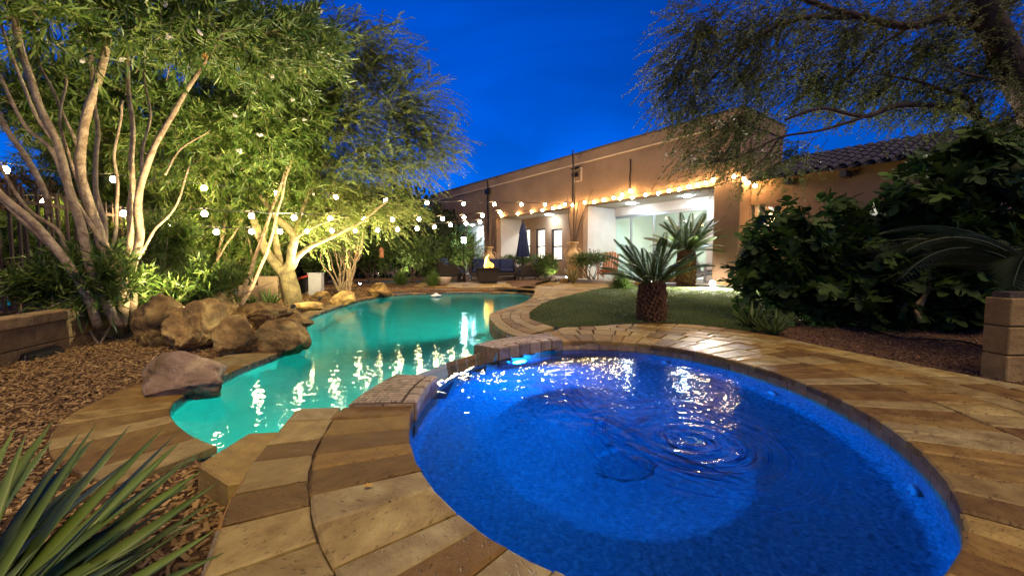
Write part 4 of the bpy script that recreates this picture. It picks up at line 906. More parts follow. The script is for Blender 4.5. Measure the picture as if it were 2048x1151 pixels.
armchair('sofa', 1.95, 3, 986, 561, R(4), 'dark wicker sofa with navy cushions behind the fire table', 'sofa', 17.3)
armchair('armchair', .86, 1, 1058, 563, R(-78), 'dark wicker armchair seen from the side beside the planted bowl', 'chair', 16.0)
armchair('armchair', .86, 1, 905, 563, R(80), 'dark wicker armchair half hidden behind the round lit bush', 'chair', 16.1)
t = thing('side_stool', 925, 566, ZP, 'small dark side stool left of the fire table', 'stool', 0, None, 15.6)
for a in range(4): MB().tube([(.14*math.cos(a*1.57+.78), .14*math.sin(a*1.57+.78), 0), (.11*math.cos(a*1.57+.78), .11*math.sin(a*1.57+.78), .32)], .014, 6).build('leg', 'dark_metal', t)
bevel(MB().lathe([(.02, .32), (.17, .325), (.18, .34), (.17, .355), (.02, .36)], 20).build('top', 'dark_metal', t), .004)
# closed parasol
t = thing('parasol', 1046, 556, ZP, 'closed navy parasol standing behind the armchair', 'parasol', 0, None, 18.2); 
MB().lathe([(.26, 0), (.26, .05), (.05, .08), (.035, .2)], 24).build('base', 'dark_metal', t); MB().tube([(0, 0, .1), (0, 0, 2.5)], .025, 10).build('pole', 'dark_metal', t)
prof = [(.25, .98), (.27, 1.0), (.20, 1.5), (.155, 1.95), (.17, 2.02), (.15, 2.06), (.10, 2.30), (.03, 2.46), (.005, 2.5)]; V = []; q = 48
for r_, z_ in prof: V += [(r_*(1+.16*math.cos(8*2*math.pi*k/q)*min(1, (2.4-z_))) * math.cos(2*math.pi*k/q), r_*(1+.16*math.cos(8*2*math.pi*k/q)*min(1, max(0, 2.4-z_))) * math.sin(2*math.pi*k/q), z_) for k in range(q)]
MB().add(V, [(i_*q+k, i_*q+(k+1) % q, (i_+1)*q+(k+1) % q, (i_+1)*q+k) for i_ in range(len(prof)-1) for k in range(q)]).build('canopy', 'navy', t, True)
MB().lathe([(.165, 1.93), (.175, 1.96), (.17, 2.0)], 24, caps=False).build('tie_strap', 'navy', t, True); MB().lathe([(.03, 2.48), (.035, 2.53), (.005, 2.57)], 10).build('finial', 'dark_metal', t, True)
# lamp post
t = thing('lamp_post', 928, 562, ZP, 'slim dark lamp post with a bluish lit lantern', 'lamp post', 0, None, 16.6)
MB().lathe([(.11, 0), (.10, .06), (.04, .1), (.03, .35)], 14).build('base', 'dark_metal', t, True); MB().tube([(0, 0, .1), (0, 0, 1.48)], .02, 8).build('post', 'dark_metal', t)
MB().lathe([(.05, 1.5), (.085, 1.53), (.085, 1.68), (.06, 1.72)], 8).build('glass', 'lamp_white', t); MB().lathe([(.13, 1.72), (.11, 1.76), (.05, 1.84), (.015, 1.90)], 8).build('cap', 'dark_metal', t); MB().lathe([(.03, 1.46), (.10, 1.49), (.095, 1.505)], 8).build('cup', 'dark_metal', t)
for a in range(4): MB().tube([(.088*math.cos(a*1.57), .088*math.sin(a*1.57), 1.5), (.088*math.cos(a*1.57), .088*math.sin(a*1.57), 1.73)], .007, 5).build('bar', 'dark_metal', t)
# urns with dry cactus ribs
def urn(px, Y, z, hgt, label, sticks):
    t = thing('urn', px, 0, z, label, 'urn', 0, None, Y); s_ = hgt/1.35
    MB().lathe([(a*s_, b*s_) for a, b in ((.15, 0), (.16, .03), (.145, .10), (.19, .40), (.245, .75), (.25, .88), (.21, .99), (.14, 1.06), (.12, 1.14), (.14, 1.22), (.20, 1.30), (.215, 1.33), (.19, 1.35), (.13, 1.30), (.11, 1.15))], 28).build('body', 'urn', t, True)
    for sx in (-1, 1): MB().tube(bend([(sx*.14*s_, 0, 1.12*s_), (sx*.25*s_, 0, 1.10*s_), (sx*.29*s_, 0, .98*s_), (sx*.24*s_, 0, .84*s_)], 5, 0), .022*s_, 8).build('handle', 'urn', t, True)
    b = empty('dry_sticks', (t.location.x, t.location.y, z+1.2*s_), 0, 'dry branching sticks standing in '+label.split(' urn')[0]+' urn', 'sticks')
    for x1, py1, r_ in sticks:
        e = atY(x1, py1, Y+random.uniform(-.2, .2)); e = e-b.location; MB().tube(bend([(random.uniform(-.06, .06), random.uniform(-.06, .06), -.3), e*.5+Vector((random.uniform(-.05, .05), 0, 0)), e], 8, .02), list(np.linspace(r_, r_*.35, 17)), 6).build('stick', 'stick', b, True)
    return t
urn(1145, 15.1, .06, 1.38, 'large tan urn lit from below by the porch column', [(1135, 388, .022), (1148, 302, .03), (1186, 378, .04), (1158, 400, .03), (1151, 360, .025), (1181, 392, .02)])
urn(978, 18.6, .0, 1.40, 'smaller-looking tan urn behind the fire flames', [(953, 388, .03), (962, 440, .025), (982, 375, .05), (985, 420, .05), (998, 452, .03)])
def bowl(px, py, z, wd, hgt, label):
    t = thing('bowl_planter', px, py, z, label, 'planter'); MB().lathe([(wd*.22, 0), (wd*.25, .01), (wd*.40, hgt*.45), (wd*.5, hgt*.93), (wd*.5, hgt), (wd*.46, hgt), (wd*.40, hgt*.8), (.01, hgt*.78)], 30).build('bowl', 'bowl', t, True)
    MB().lathe([(wd*.44, hgt*.86), (.01, hgt*.9)], 24, caps=False).build('soil_fill', 'soil', t); return t
b1 = bowl(1084, 563.5, ZP, .68, .25, 'pale bowl planter beside the armchair holding a clipped bush')
b2 = bowl(885, 570, ZP, .60, .26, 'pale bowl planter at the pool end of the patio')
# lounge chairs by the glass doors
def slat_chair(px, Y, z, rz, m, label):
    t = thing('slat_chair', px, 0, z, label, 'chair', rz, None, Y)
    for k in range(6): o = MB().box((0, 0, 0), (.075, .02, .80)).build('back_slat', m, t); o.location = (-.23+.092*k, .30, .62-.012*abs(k-2.5)**2); o.rotation_euler = (R(-22), 0, 0)
    for k in range(6): o = MB().box((0, 0, 0), (.54, .07, .02)).build('seat_slat', m, t); o.location = (0, -.32+.09*k, .36-.02*k)
    for sx in (-1, 1):
        MB().box((sx*.29, -.32, .27), (.035, .07, .54)).build('leg', m, t); o = MB().box((sx*.27, .05, .2), (.03, .95, .07), 0, R(-14)).build('leg', m, t); bevel(MB().box((sx*.32, -.05, .56), (.11, .74, .022)).build('arm', m, t), .006)
slat_chair(1217, 14.6, .10, R(-25), 'orange_wood', 'orange wooden slatted chair behind the shrub by the walk')
slat_chair(1403, 12.9, .12, R(30), 'alu', 'grey slatted lounge chair behind the rear cycad')
# hanging lanterns
for px, py, Y, lb in ((712, 510, 12.5, 'small copper lantern hanging beside the twisted shrub'), (763, 505, 13.5, 'small copper lantern hanging farther right among the shrubs')):
    p = atY(px, py, Y); t = empty('hanging_lantern', (p.x, p.y, p.z-.16), 0, lb, 'lantern'); MB().lathe([(.07, 0), (.075, .02), (.06, .22), (.075, .23)], 6).build('body', 'copper', t); MB().lathe([(.10, .23), (.05, .30), (.01, .34)], 6).build('cap', 'copper', t); MB().tube([(0, 0, .33), (0, 0, .9)], .006, 5).build('chain', 'dark_metal', t)
# clutter behind the forked trunk
p = at(625, 590, -.12)
t = empty('grey_cabinet', (p.x+.06, p.y+.1, -.12), R(12), 'pale grey metal cabinet leaning behind the forked trunk', 'cabinet'); bevel(MB().box((0, 0, .27), (.30, .36, .54)).build('body', 'grey_box', t), .012); bevel(MB().box((0, 0, .555), (.33, .39, .035)).build('lid', 'grey_box', t), .01)
t = empty('cloth_cover', (p.x-.30, p.y, -.12), R(8), 'black cover with a red edge beside the grey cabinet', 'cover')
MB().add([(-.30, 0, .42), (.24, 0, .52), (.22, 0, .12), (.02, 0, .04), (-.10, .0, .10), (-.2, .04, .28), (-.30, .35, .40), (.24, .35, .50), (.25, .36, .1)], [(0, 5, 4, 3, 2, 1), (0, 1, 7, 6), (1, 2, 8, 7)]).build('cloth', 'black_plastic', t); MB().tube(bend([(-.32, -.02, .40), (-.05, -.03, .42), (.25, -.02, .535)], 6, .01), .03, 8).build('red_edge', 'red_cloth', t, True)
MB().box((0, .06, .13), (.62, .05, .26)).build('stand_board', 'beige_board', t)
for px, py, wd, hg, lb in ((536, 603, .42, .55, 'tan board panel standing behind the spiky plant'), (570, 598, .25, .45, 'narrow tan board against the forked trunk'), (498, 604, .40, .36, 'low tan board behind the leaning bare stem')):
    p = at(px, py, -.13); o = MB().box((0, 0, hg/2), (wd, .05, hg)).build('board_panel', 'beige_board'); o.location = (p.x, p.y, -.13); o.rotation_euler = (R(-4), 0, R(random.uniform(-8, 8))); tag(o, lb, 'board'); bevel(o, .006)
p = at(872, 593, ZW); t = empty('pool_float', (p.x, p.y, ZW-.01), 0, 'small white chlorine float at the far end of the pool', 'pool float'); MB().lathe([(.02, 0), (.13, .01), (.15, .035), (.12, .06), (.06, .075), (.05, .10), (.01, .105)], 20).build('body', 'white_plastic', t, True); MB().lathe([(.03, -.12), (.045, -.1), (.045, 0)], 12).build('basket', 'white_plastic', t, True)

# ================================================================== ROCKS
def rock(px, base, wpx, hpx, label, m='rock', z=None, deep=1.0, seed=0, chop=5, rz=0, sink=.12, rough_=.16, lift=0, sub=5, dy=0):
    p0 = at(px, base, -.14); zg = float(G(p0.x, p0.y)) if z is None else z
    p = at(px, base, zg); D = p.y; wd = wpx/FPX*D; hg = hpx/FPX*D; r_ = random.Random(seed*13+5)
    import bmesh
    bm = bmesh.new(); bmesh.ops.create_icosphere(bm, subdivisions=sub, radius=1)
    planes = [(Vector((r_.gauss(0, 1), r_.gauss(0, 1), r_.gauss(0, .8))).normalized(), r_.uniform(.58, .88)) for _ in range(chop*2+3)]
    off = Vector((seed*7.3, seed*3.1, seed*1.7))
    for v in bm.verts:
        c = v.co.copy()
        for nn_, d_ in planes:
            q_ = c.dot(nn_)
            if q_ > d_: c -= nn_*(q_-d_)*.95
        c = Vector((c.x, c.y, max(c.z, -.7)))
        dr = v.co.normalized(); nz_ = noise.fractal(dr*1.3+off, .9, 2.0, 4)*rough_*1.2+noise.fractal(dr*7+off, .7, 2.1, 5)*rough_*.22-max(0, .16-abs(noise.noise(dr*1.5+off*2)))*rough_*3.0-max(0, .06-abs(noise.noise(dr*3.1+off)))*rough_*1.6
        v.co = c*(1+nz_)
    xs = [v.co.x for v in bm.verts]; ys = [v.co.y for v in bm.verts]; zs = [v.co.z for v in bm.verts]
    sx = wd/(max(xs)-min(xs)); sz = hg*(1+sink)/(max(zs)-min(zs)); sy = sx*deep; mz = min(zs)
    for v in bm.verts: v.co = Vector((v.co.x*sx, v.co.y*sy, (v.co.z-mz)*sz-hg*sink))
    me = bpy.data.meshes.new('boulder'); bm.to_mesh(me); bm.free(); me.materials.append(M[m]); me.polygons.foreach_set('use_smooth', [True]*len(me.polygons))
    o = link('boulder', me); o.location = (p.x, p.y+wd*deep*.35+dy, zg+lift); o.rotation_euler = (0, 0, rz); tag(o, label, 'boulder'); return o
rock(366, 786, 186, 86, 'large lone boulder with a pinkish face at the pool edge', 'rock_pink', None, .75, 3, 6, 0, .15, .13, dy=-.1)
rock(296, 694, 100, 108, 'upright ochre boulder at the wall end of the waterfall pile', 'rock', None, .9, 11, 5)
rock(372, 702, 118, 104, 'tall creased boulder in the middle of the waterfall pile', 'rock', None, .9, 14, 6, rough_=.2)
rock(345, 668, 175, 84, 'broad flat-topped slab boulder crowning the waterfall pile', 'rock', None, .8, 17, 6, dy=.25)
rock(455, 716, 106, 86, 'blocky brown boulder right of the creased one in the waterfall pile', 'rock', None, .9, 21, 5, rough_=.19)
rock(548, 712, 106, 74, 'rounded mossy boulder of the waterfall pile standing by the water', 'rock', None, .85, 24, 3, rough_=.12)
rock(470, 672, 128, 64, 'long rear boulder behind the blocky one in the waterfall pile', 'rock', None, .7, 27, 5, dy=.3)
rock(592, 700, 40, 46, 'wet dark boulder dipping into the turquoise water', 'rock_dark', -.22, 1, 31, 4, dy=-.1)
rock(552, 665, 90, 42, 'smooth boulder between the waterfall pile and the spiky plant', 'rock', None, .8, 34, 4, dy=.2)
rock(565, 642, 44, 26, 'small pitted boulder on the coping past the waterfall pile', 'rock_pink', None, .9, 37, 5)
rock(222, 668, 48, 24, 'small low rock in the wood chips left of the waterfall pile', 'rock', None, .9, 41, 4)
rock(254, 664, 30, 18, 'tiny rock touching the upright ochre boulder', 'rock', None, .9, 43, 4)
rock(682, 611, 56, 30, 'mossy boulder on the far left pool coping', 'rock', -.15, .9, 47, 4)
rock(640, 597, 30, 15, 'small rounded rock beside the far left coping boulder', 'rock', -.13, .9, 51, 3)
rock(755, 593, 48, 28, 'reddish boulder at the far pool edge by the bright grass', 'rock', -.14, .9, 53, 4)
rock(697, 575, 26, 11, 'small orange rock beneath the twisted shrub', 'rock', -.1, .9, 57, 3)
rock(607, 622, 60, 18, 'flat half-buried rock by the far left coping', 'rock', None, .8, 59, 4)
rock(1106, 565, 18, 14, 'round rock beside the bowl planter with the clipped bush', 'rock_pink', -.03, .9, 61, 3)
rock(1130, 567, 22, 12, 'brown rock at the foot of the agave', 'rock', -.02, .9, 63, 3)
rock(1347, 569, 44, 17, 'tan rock between the two cycads', 'rock', .05, .8, 67, 3)
rock(1285, 572, 30, 10, 'low rock behind the front cycad trunk', 'rock', .05, .8, 71, 3)
rock(1455, 573, 24, 9, 'low rock right of the flood light', 'rock', .06, .8, 73, 3)

# ================================================================== LEFT WALL, FENCE, RIGHT PIER
wa, wb = at(0, 738, -.15), at(166, 692, -.15); wd_ = (wb-wa).normalized(); w0 = wa-wd_*2.4; wl = (wb-wa).length+2.4+1.3; wrz = math.atan2(wd_.y, wd_.x)
t = empty('block_wall', (w0.x, w0.y, -.2), wrz, 'low tan block wall with split-face caps left of the wood chips', 'wall')
MB().box((wl/2, .085, .20), (wl, .12, .38)).build('wall_core', 'grout', t)
bw = .40
blk_me = MB().box((0, 0, 0), (bw-.008, .15, .18)).mesh('block', 'block'); cap_me = MB().box((0, 0, 0), (bw-.008, .20, .095)).mesh('cap_block', 'block_cap')
for k in range(int(wl/bw)+1):
    for c in range(2): o = link('block', blk_me, t); o.location = (bw*(k+.5*(c % 2)), .085, .095+.188*c-.02); bevel(o, .005, 1)
    o = link('cap_block', cap_me, t); o.location = (bw*k+.17, .085, .425-.02); bevel(o, .012, 2)
p = at(75, 716, -.15); o = MB().add([(-.24, -.10, 0), (.22, -.09, 0), (.26, .06, 0), (-.22, .07, 0), (-.22, -.08, .085), (.16, -.07, .095), (.24, .05, .10), (-.14, .06, .10)], [(3, 2, 1, 0), (4, 5, 6, 7), (0, 1, 5, 4), (1, 2, 6, 5), (2, 3, 7, 6), (3, 0, 4, 7)]).build('plastic_box', 'black_plastic'); o.location = (p.x, p.y, -.16); o.rotation_euler = (0, 0, wrz-.1); tag(o, 'low black plastic box against the block wall', 'box'); bevel(o, .025, 3)
fence = empty('metal_fence', (0, 0, 0), 0, 'rusty metal picket fence behind the oleanders', 'fence')
fa, fb = Vector((-5.35, 2.6, -.1)), Vector((-8.4, 16.5, -.1)); fd = (fb-fa); npk = 120; pick = MB().box((0, 0, .86), (.026, .026, 1.72)).mesh('picket', 'rust'); frz = math.atan2(fd.y, fd.x)
for k in range(npk):
    o = link('picket', pick, fence); o.location = fa+fd*(k/(npk-1)); o.rotation_euler = (random.gauss(0, .01), random.gauss(0, .01), frz)
for z in (.22, 1.55):
    o = MB().box((0, 0, 0), (fd.length, .03, .045)).build('rail', 'rust', fence); o.location = (fa+fb)/2+Vector((0, 0, z)); o.rotation_euler = (0, 0, frz)
kb = MB().box((0, 0, 0), (fd.length+1, .16, .26)).build('fence_kerb', 'concrete'); kb.location = (fa+fb)/2+Vector((0, 0, 0)); kb.rotation_euler = (0, 0, frz); tag(kb, 'grey concrete kerb under the metal fence', 'kerb')
pc = Vector((2.96, 2.60, 0)); t = empty('block_pier', (pc.x+.50, pc.y+.09, -.06), 0, 'tan block pier at the deck edge under the palm fronds', 'pier')
MB().box((0, 0, .3), (.64, .10, .58)).build('pier_core', 'grout', t); me_ = MB().box((0, 0, 0), (.335, .15, .175)).mesh('block', 'block')
for c in range(3):
    for k in range(2): o = link('block', me_, t); o.location = (-.17+.343*k, 0, .10+.183*c); bevel(o, .006, 1)
h_ = [at(x, y, .0) for x, y in ((1700, 640), (1730, 655), (1790, 672), (1850, 676), (1920, 680), (1965, 690))]; o = MB().tube(bend([(q.x, q.y, float(G(q.x, q.y))+.02) for q in h_], 8, .01), .009, 8).build('drip_hose', 'black_plastic', None, True); tag(o, 'black drip hose lying on the gravel under the fig bush', 'hose')

# ================================================================== PLANTS
def blob(px, py, Y, rx, ry, rd=None):
    c = atY(px, py, Y); return (tuple(c), (rx/FPX*Y, rd if rd else .75*(rx+ry)/2/FPX*Y, ry/FPX*Y))
def vec(*a): return np.array(a, float)
# ---- big oleander at the left
p0 = at(205, 650, -.14)
ole = empty('oleander', tuple(p0), 0, 'tall multi-trunked oleander with pale bare trunks and white flowers', 'shrub'); ole_o = Vector(p0)
def loc_px(L, Y): return [atY(x, y, yy) for (x, y), yy in zip(L, Y)]
def trunkline(parent, org, pts, Y, r0, r1, m, name='trunk', n=10):
    Ys = np.linspace(Y[0], Y[1], len(pts)); return limb(parent, [atY(x, y, yy)-org for (x, y), yy in zip(pts, Ys)], r0, r1, m, name, n, 10, .03)
TR = [([(232, 652), (205, 592), (178, 520), (152, 420), (112, 300), (75, 200), (30, 60), (10, -60)], (4.45, 4.2), .085, .04),
      ([(240, 652), (244, 560), (205, 485), (176, 400), (157, 318), (172, 230), (205, 130), (222, 0), (230, -80)], (4.6, 4.4), .10, .05),
      ([(195, 652), (165, 570), (100, 482), (10, 392), (-70, 335)], (4.4, 3.9), .075, .05),
      ([(205, 600), (150, 545), (95, 490), (40, 430), (-30, 372)], (4.7, 4.4), .055, .04),
      ([(252, 640), (256, 500), (263, 400), (268, 300), (262, 170), (250, 40)], (4.9, 4.9), .06, .03),
      ([(262, 640), (278, 480), (284, 372), (312, 290), (352, 212), (402, 140), (450, 60)], (4.8, 4.8), .075, .025),
      ([(222, 600), (206, 450), (190, 350), (194, 240), (180, 100)], (5.0, 5.1), .055, .03),
      ([(100, 430), (88, 380), (60, 325), (0, 225), (-60, 150)], (4.6, 4.3), .055, .035),
      ([(110, 300), (70, 230), (20, 100), (-20, 0)], (4.4, 4.2), .03, .02),
      ([(330, 350), (360, 300), (420, 260)], (5.1, 5.3), .02, .01),
      ([(215, 640), (150, 545), (118, 470), (60, 420), (0, 330)], (4.6, 4.3), .035, .025), ([(240, 600), (225, 500), (238, 400), (232, 300), (245, 200)], (4.7, 4.8), .035, .02), ([(260, 560), (300, 470), (345, 420), (380, 330)], (4.9, 5.2), .03, .015), ([(176, 400), (140, 330), (120, 250), (130, 150)], (4.6, 4.5), .03, .018),
      ([(205, 485), (150, 400), (95, 300), (50, 250), (0, 150)], (4.5, 4.3), .04, .025), ([(157, 318), (140, 260), (100, 170), (60, 90)], (4.6, 4.5), .03, .018), ([(284, 372), (288, 300), (300, 220), (290, 140)], (4.8, 4.9), .03, .015)]
for pts, Y, a, b in TR: trunkline(ole, ole_o, pts, Y, a*.58, b*.58, 'bark_pale')
OB = [blob(100, 25, 4.3, 190, 60), blob(330, 45, 4.8, 160, 70), blob(480, 70, 5.5, 140, 90), blob(60, 190, 6.6, 110, 90), blob(210, 190, 7.2, 150, 110), blob(340, 270, 7.7, 110, 100), blob(440, 240, 7.9, 110, 120), blob(540, 180, 8.0, 110, 140), blob(180, 330, 8.2, 130, 70), blob(610, 70, 6.2, 75, 70)]
off = np.array(ole_o)
lob = [(tuple(np.array(c)-off), r_) for c, r_ in OB]
def dir_ole(B, d): return d*.55+vec(.15, -.15, .35)+rng.normal(0, .38, B.shape)
def shoots_local(parent, blobs, *a, **k): return shoots(parent, blobs, *a, **k)
_prj = project
def local_project(org):
    def f(P): return _prj(np.asarray(P)+np.asarray(org))
    return f
project = local_project(ole_o)
shoots(ole, lob, 2300, dir_ole, (.35, .75), 34, T_LANCE, (.11, .19), (.016, .026), 'leaf_oleander', ang=.75, droop=.25, twig='bark_pale', r0=.004, shell=.5, single=300, hang=.1)
project = _prj
def flower_mesh():
    V = []; F = []
    for k in range(7):
        c = Vector((random.gauss(0, .014), random.gauss(0, .014), random.gauss(0, .01))); nn_ = (c+Vector((0, 0, .01))+Vector((random.gauss(0, .01), random.gauss(0, .01), .01))).normalized(); u_ = nn_.orthogonal().normalized(); v_ = nn_.cross(u_)
        for q in range(5):
            a = q*1.2566; d_ = u_*math.cos(a)+v_*math.sin(a); s_ = nn_.cross(d_); b = len(V); V += [c, c+d_*.014+s_*.008+nn_*.003, c+d_*.021, c+d_*.014-s_*.008+nn_*.003]; F += [(b, b+1, b+2, b+3)]
    return MB().add(V, F).mesh('flower', 'petal')
fms = [flower_mesh() for _ in range(4)]
flpx_ = [(340, 75), (400, 66), (165, 122), (246, 120), (476, 92), (436, 150), (545, 155), (510, 186), (646, 48), (600, 92), (330, 8), (520, 118), (560, 60), (585, 200), (470, 230), (610, 240), (640, 20), (430, 60), (500, 30), (570, 140), (480, 300), (520, 270), (600, 300), (560, 230), (90, 60), (300, 40), (620, 150), (655, 75), (540, 320), (590, 260)]
flpx = flpx_[:22]
for k, (x, y) in enumerate(flpx):
    o = link('flower', fms[k % 4], ole); o.location = atY(x, y, 4.3 if x < 420 and y < 160 else 6.6)-ole_o; o.rotation_euler = (random.uniform(0, 6), random.uniform(0, 6), 0); o.scale = (.85,)*3 if x < 450 else (1.2,)*3
# dry orange leaf bunch caught in it
o = MB().add(*(lambda V: (V, [(4*k, 4*k+1, 4*k+2, 4*k+3) for k in range(12)]))([Vector((random.gauss(0, .015), random.gauss(0, .015), random.gauss(0, .015)))+Vector(q_)*.022 for k in range(12) for q_ in ((0, 0, 0), (.6, .4, .1), (1, 0, .3), (.5, -.4, 0))])).build('dry_leaf', 'dry_leaf', ole); o.location = atY(408, 113, 4.5)-ole_o
# ---- second oleander clump, lit bright
p1 = at(490, 612, -.13); ol2 = empty('oleander', tuple(p1), 0, 'brightly lit oleander clump with thin leaning stems behind the boulders', 'shrub'); o2 = Vector(p1)
for pts, Y, a, b in [([(470, 618), (500, 545), (530, 460), (575, 330), (600, 260)], (7.9, 8.7), .03, .012), ([(482, 612), (515, 548), (545, 470), (560, 400), (590, 300)], (7.7, 8.1), .026, .012), ([(440, 610), (438, 520), (450, 440), (470, 350)], (8.6, 8.7), .03, .015), ([(415, 605), (405, 500), (402, 420), (380, 330)], (8.8, 9.1), .028, .015), ([(455, 612), (480, 520), (512, 430), (545, 380)], (8.8, 9.2), .02, .01), ([(430, 606), (425, 545), (460, 480), (500, 420)], (8.3, 8.7), .018, .01), ([(500, 606), (505, 520), (490, 430), (500, 340)], (9.1, 9.4), .022, .01)]:
    trunkline(ol2, o2, pts, Y, a*1.3, b*1.3, 'bark_pale', 'stem', 8)
lob = [(tuple(np.array(c)-np.array(o2)), r_) for c, r_ in [blob(420, 400, 8.7, 110, 80), blob(520, 380, 9.0, 100, 90), blob(600, 310, 9.0, 70, 110), blob(450, 520, 9.0, 90, 50), blob(340, 520, 9.2, 90, 50), blob(590, 180, 8.8, 80, 90), blob(490, 290, 9.0, 120, 90), blob(270, 400, 9.3, 80, 70), blob(540, 480, 9.6, 50, 50), blob(400, 470, 9.4, 70, 50), blob(300, 470, 9.6, 70, 60), blob(230, 300, 9.2, 90, 80)]]
project = local_project(o2)
shoots(ol2, lob, 3200, dir_ole, (.4, .8), 30, T_LANCE, (.11, .19), (.017, .027), 'leaf_oleander', ang=.8, droop=.2, twig='bark_pale', r0=.0035, shell=.5, single=200, hang=.08)
project = _prj
for k in range(7):
    o = link('flower', fms[k % 4], ol2); o.location = atY(random.uniform(470, 630), random.uniform(180, 390), 8.0)-o2; o.rotation_euler = (random.uniform(0, 6), random.uniform(0, 6), 0); o.scale = (1.0,)*3
# ---- low oleander suckers along the wall
for (x, y, rx, ry, Y, n_, lb) in ((75, 575, 60, 35, 4.3, 60, 'low sprig of oleander growing over the block wall'), (190, 560, 90, 70, 4.5, 150, 'leafy oleander suckers round the pale trunk bases'), (330, 590, 90, 45, 5.3, 140, 'leafy oleander suckers above the waterfall boulders'), (420, 565, 60, 40, 5.6, 90, 'dark leafy suckers between the boulders and the leaning stems'), (55, 480, 60, 60, 5.9, 130, 'tall leafy oleander suckers in front of the fence at the left edge'), (330, 480, 70, 60, 6.8, 170, 'tall leafy oleander suckers in front of the fence right of the pale trunks'), (160, 470, 60, 60, 6.4, 110, 'leafy oleander suckers showing between the pale trunks')):
    c, r_ = blob(x, y, Y, rx, ry); t = empty('oleander_sucker', (c[0], c[1], float(G(c[0], c[1]))), 0, lb, 'shrub'); of = np.array(t.location)
    shoots(t, [(tuple(np.array(c)-of), r_)], n_, lambda B, d: d*.6+vec(0, -.1, .8)+rng.normal(0, .35, B.shape), (.25, .5), 22, T_LANCE, (.10, .17), (.014, .024), 'leaf_oleander', ang=.8, droop=.25, twig='bark_green', r0=.004, shell=.6)
    for k in range(5): limb(t, [(random.gauss(0, .1), random.gauss(0, .1), -.05), (random.gauss(0, .15), random.gauss(0, .1), (c[2]-of[2])*.5), (random.gauss(0, .3), random.gauss(0, .2), (c[2]-of[2]))], .012, .005, 'bark_pale', 'stem', 5, 5)

# ---- palo verde with the forked trunk
pb = at(584, 606, -.12); pv = empty('palo_verde', tuple(pb), 0, 'feathery palo verde with a forked green trunk behind the pool', 'tree'); po = Vector(pb)
for pts, Y, a, b, nm in [([(588, 612), (584, 575), (573, 545), (566, 530)], (8.6, 8.6), .24, .19, 'trunk'), ([(572, 550), (552, 528), (535, 505), (520, 470), (500, 420)], (8.6, 8.3), .15, .08, 'branch'), ([(575, 545), (586, 500), (590, 478), (575, 455), (548, 428), (520, 390)], (8.6, 8.4), .13, .06, 'branch'), ([(578, 545), (600, 510), (635, 485), (670, 468), (720, 445), (780, 400)], (8.6, 8.8), .085, .03, 'branch'), ([(586, 490), (600, 430), (640, 340), (690, 240), (720, 130)], (8.7, 9.0), .07, .02, 'branch'), ([(640, 340), (720, 300), (820, 270), (880, 250)], (8.9, 9.0), .035, .012, 'branch'), ([(690, 240), (760, 180), (820, 130)], (8.9, 9.2), .03, .012, 'branch'), ([(590, 478), (615, 462), (660, 440), (700, 435)], (8.5, 8.2), .03, .01, 'branch'), ([(560, 535), (552, 480), (548, 440)], (8.7, 8.9), .10, .06, 'branch')]:
    trunkline(pv, po, pts, Y, a*.75, b*.75, 'bark_green', nm)
PB = [blob(640, 110, 9.0, 120, 110, 1.0), blob(750, 120, 9.2, 100, 90, 1.0), blob(700, 240, 9.0, 150, 110, 1.0), blob(830, 220, 9.2, 90, 90, .9), blob(870, 280, 9.2, 70, 60, .8), blob(790, 330, 9.2, 120, 60, .9), blob(690, 370, 9.3, 110, 70, .9), blob(600, 220, 8.6, 100, 120, .8), blob(770, 420, 9.5, 110, 40, .8), blob(640, 440, 9.0, 80, 50, .6)]
lob = [(tuple(np.array(c)-np.array(po)), r_) for c, r_ in PB]
shoots(pv, lob, 4200, lambda B, d: d*.5+vec(.55, -.1, .1)+rng.normal(0, .35, B.shape), (.4, .85), 32, T_TINY, (.05, .09), (.011, .019), 'leaf_palo', ang=.55, droop=.35, twig='bark_green', r0=.004, shell=.6, planar=True, hang=.05)
# ---- weeping mesquite over the right
mp_ = Vector((7.6, 5.6, -.02)); mq = empty('mesquite', tuple(mp_), 0, 'dark weeping mesquite reaching in from the right over the house', 'tree')
for pts, Y, a, b, nm in [([(2160, 640), (2120, 420), (2085, 260), (2046, 170), (2000, 92), (1975, 30), (1962, -60)], (5.6, 5.0), .22, .12, 'trunk'), ([(1992, 60), (1900, 36), (1830, 50), (1740, 40), (1650, 14), (1560, -25)], (5.2, 5.2), .06, .025, 'branch'), ([(2110, 330), (2040, 285), (1985, 255), (1945, 230), (1890, 215), (1800, 212), (1730, 232), (1650, 215), (1570, 240)], (5.4, 5.3), .065, .015, 'branch'), ([(1948, 230), (1938, 202), (1880, 180), (1820, 158), (1755, 150)], (5.3, 5.5), .035, .012, 'branch'), ([(1700, 34), (1600, 38), (1520, 75), (1450, 130), (1400, 190)], (5.2, 5.5), .035, .01, 'branch'), ([(1730, 232), (1640, 258), (1560, 275), (1480, 308), (1400, 330)], (5.3, 5.6), .02, .006, 'branch'), ([(1985, 30), (2030, -10), (2080, -60)], (5.1, 5.0), .07, .05, 'branch'), ([(1820, 50), (1760, 90), (1700, 150), (1660, 180)], (5.3, 5.6), .02, .008, 'branch'), ([(2048, 175), (1990, 160), (1940, 150), (1890, 130)], (5.3, 5.0), .03, .01, 'branch'), ([(1560, 275), (1500, 340), (1440, 370)], (5.5, 5.6), .012, .004, 'branch')]:
    trunkline(mq, mp_, pts, Y, a, b, 'bark_dark', nm)
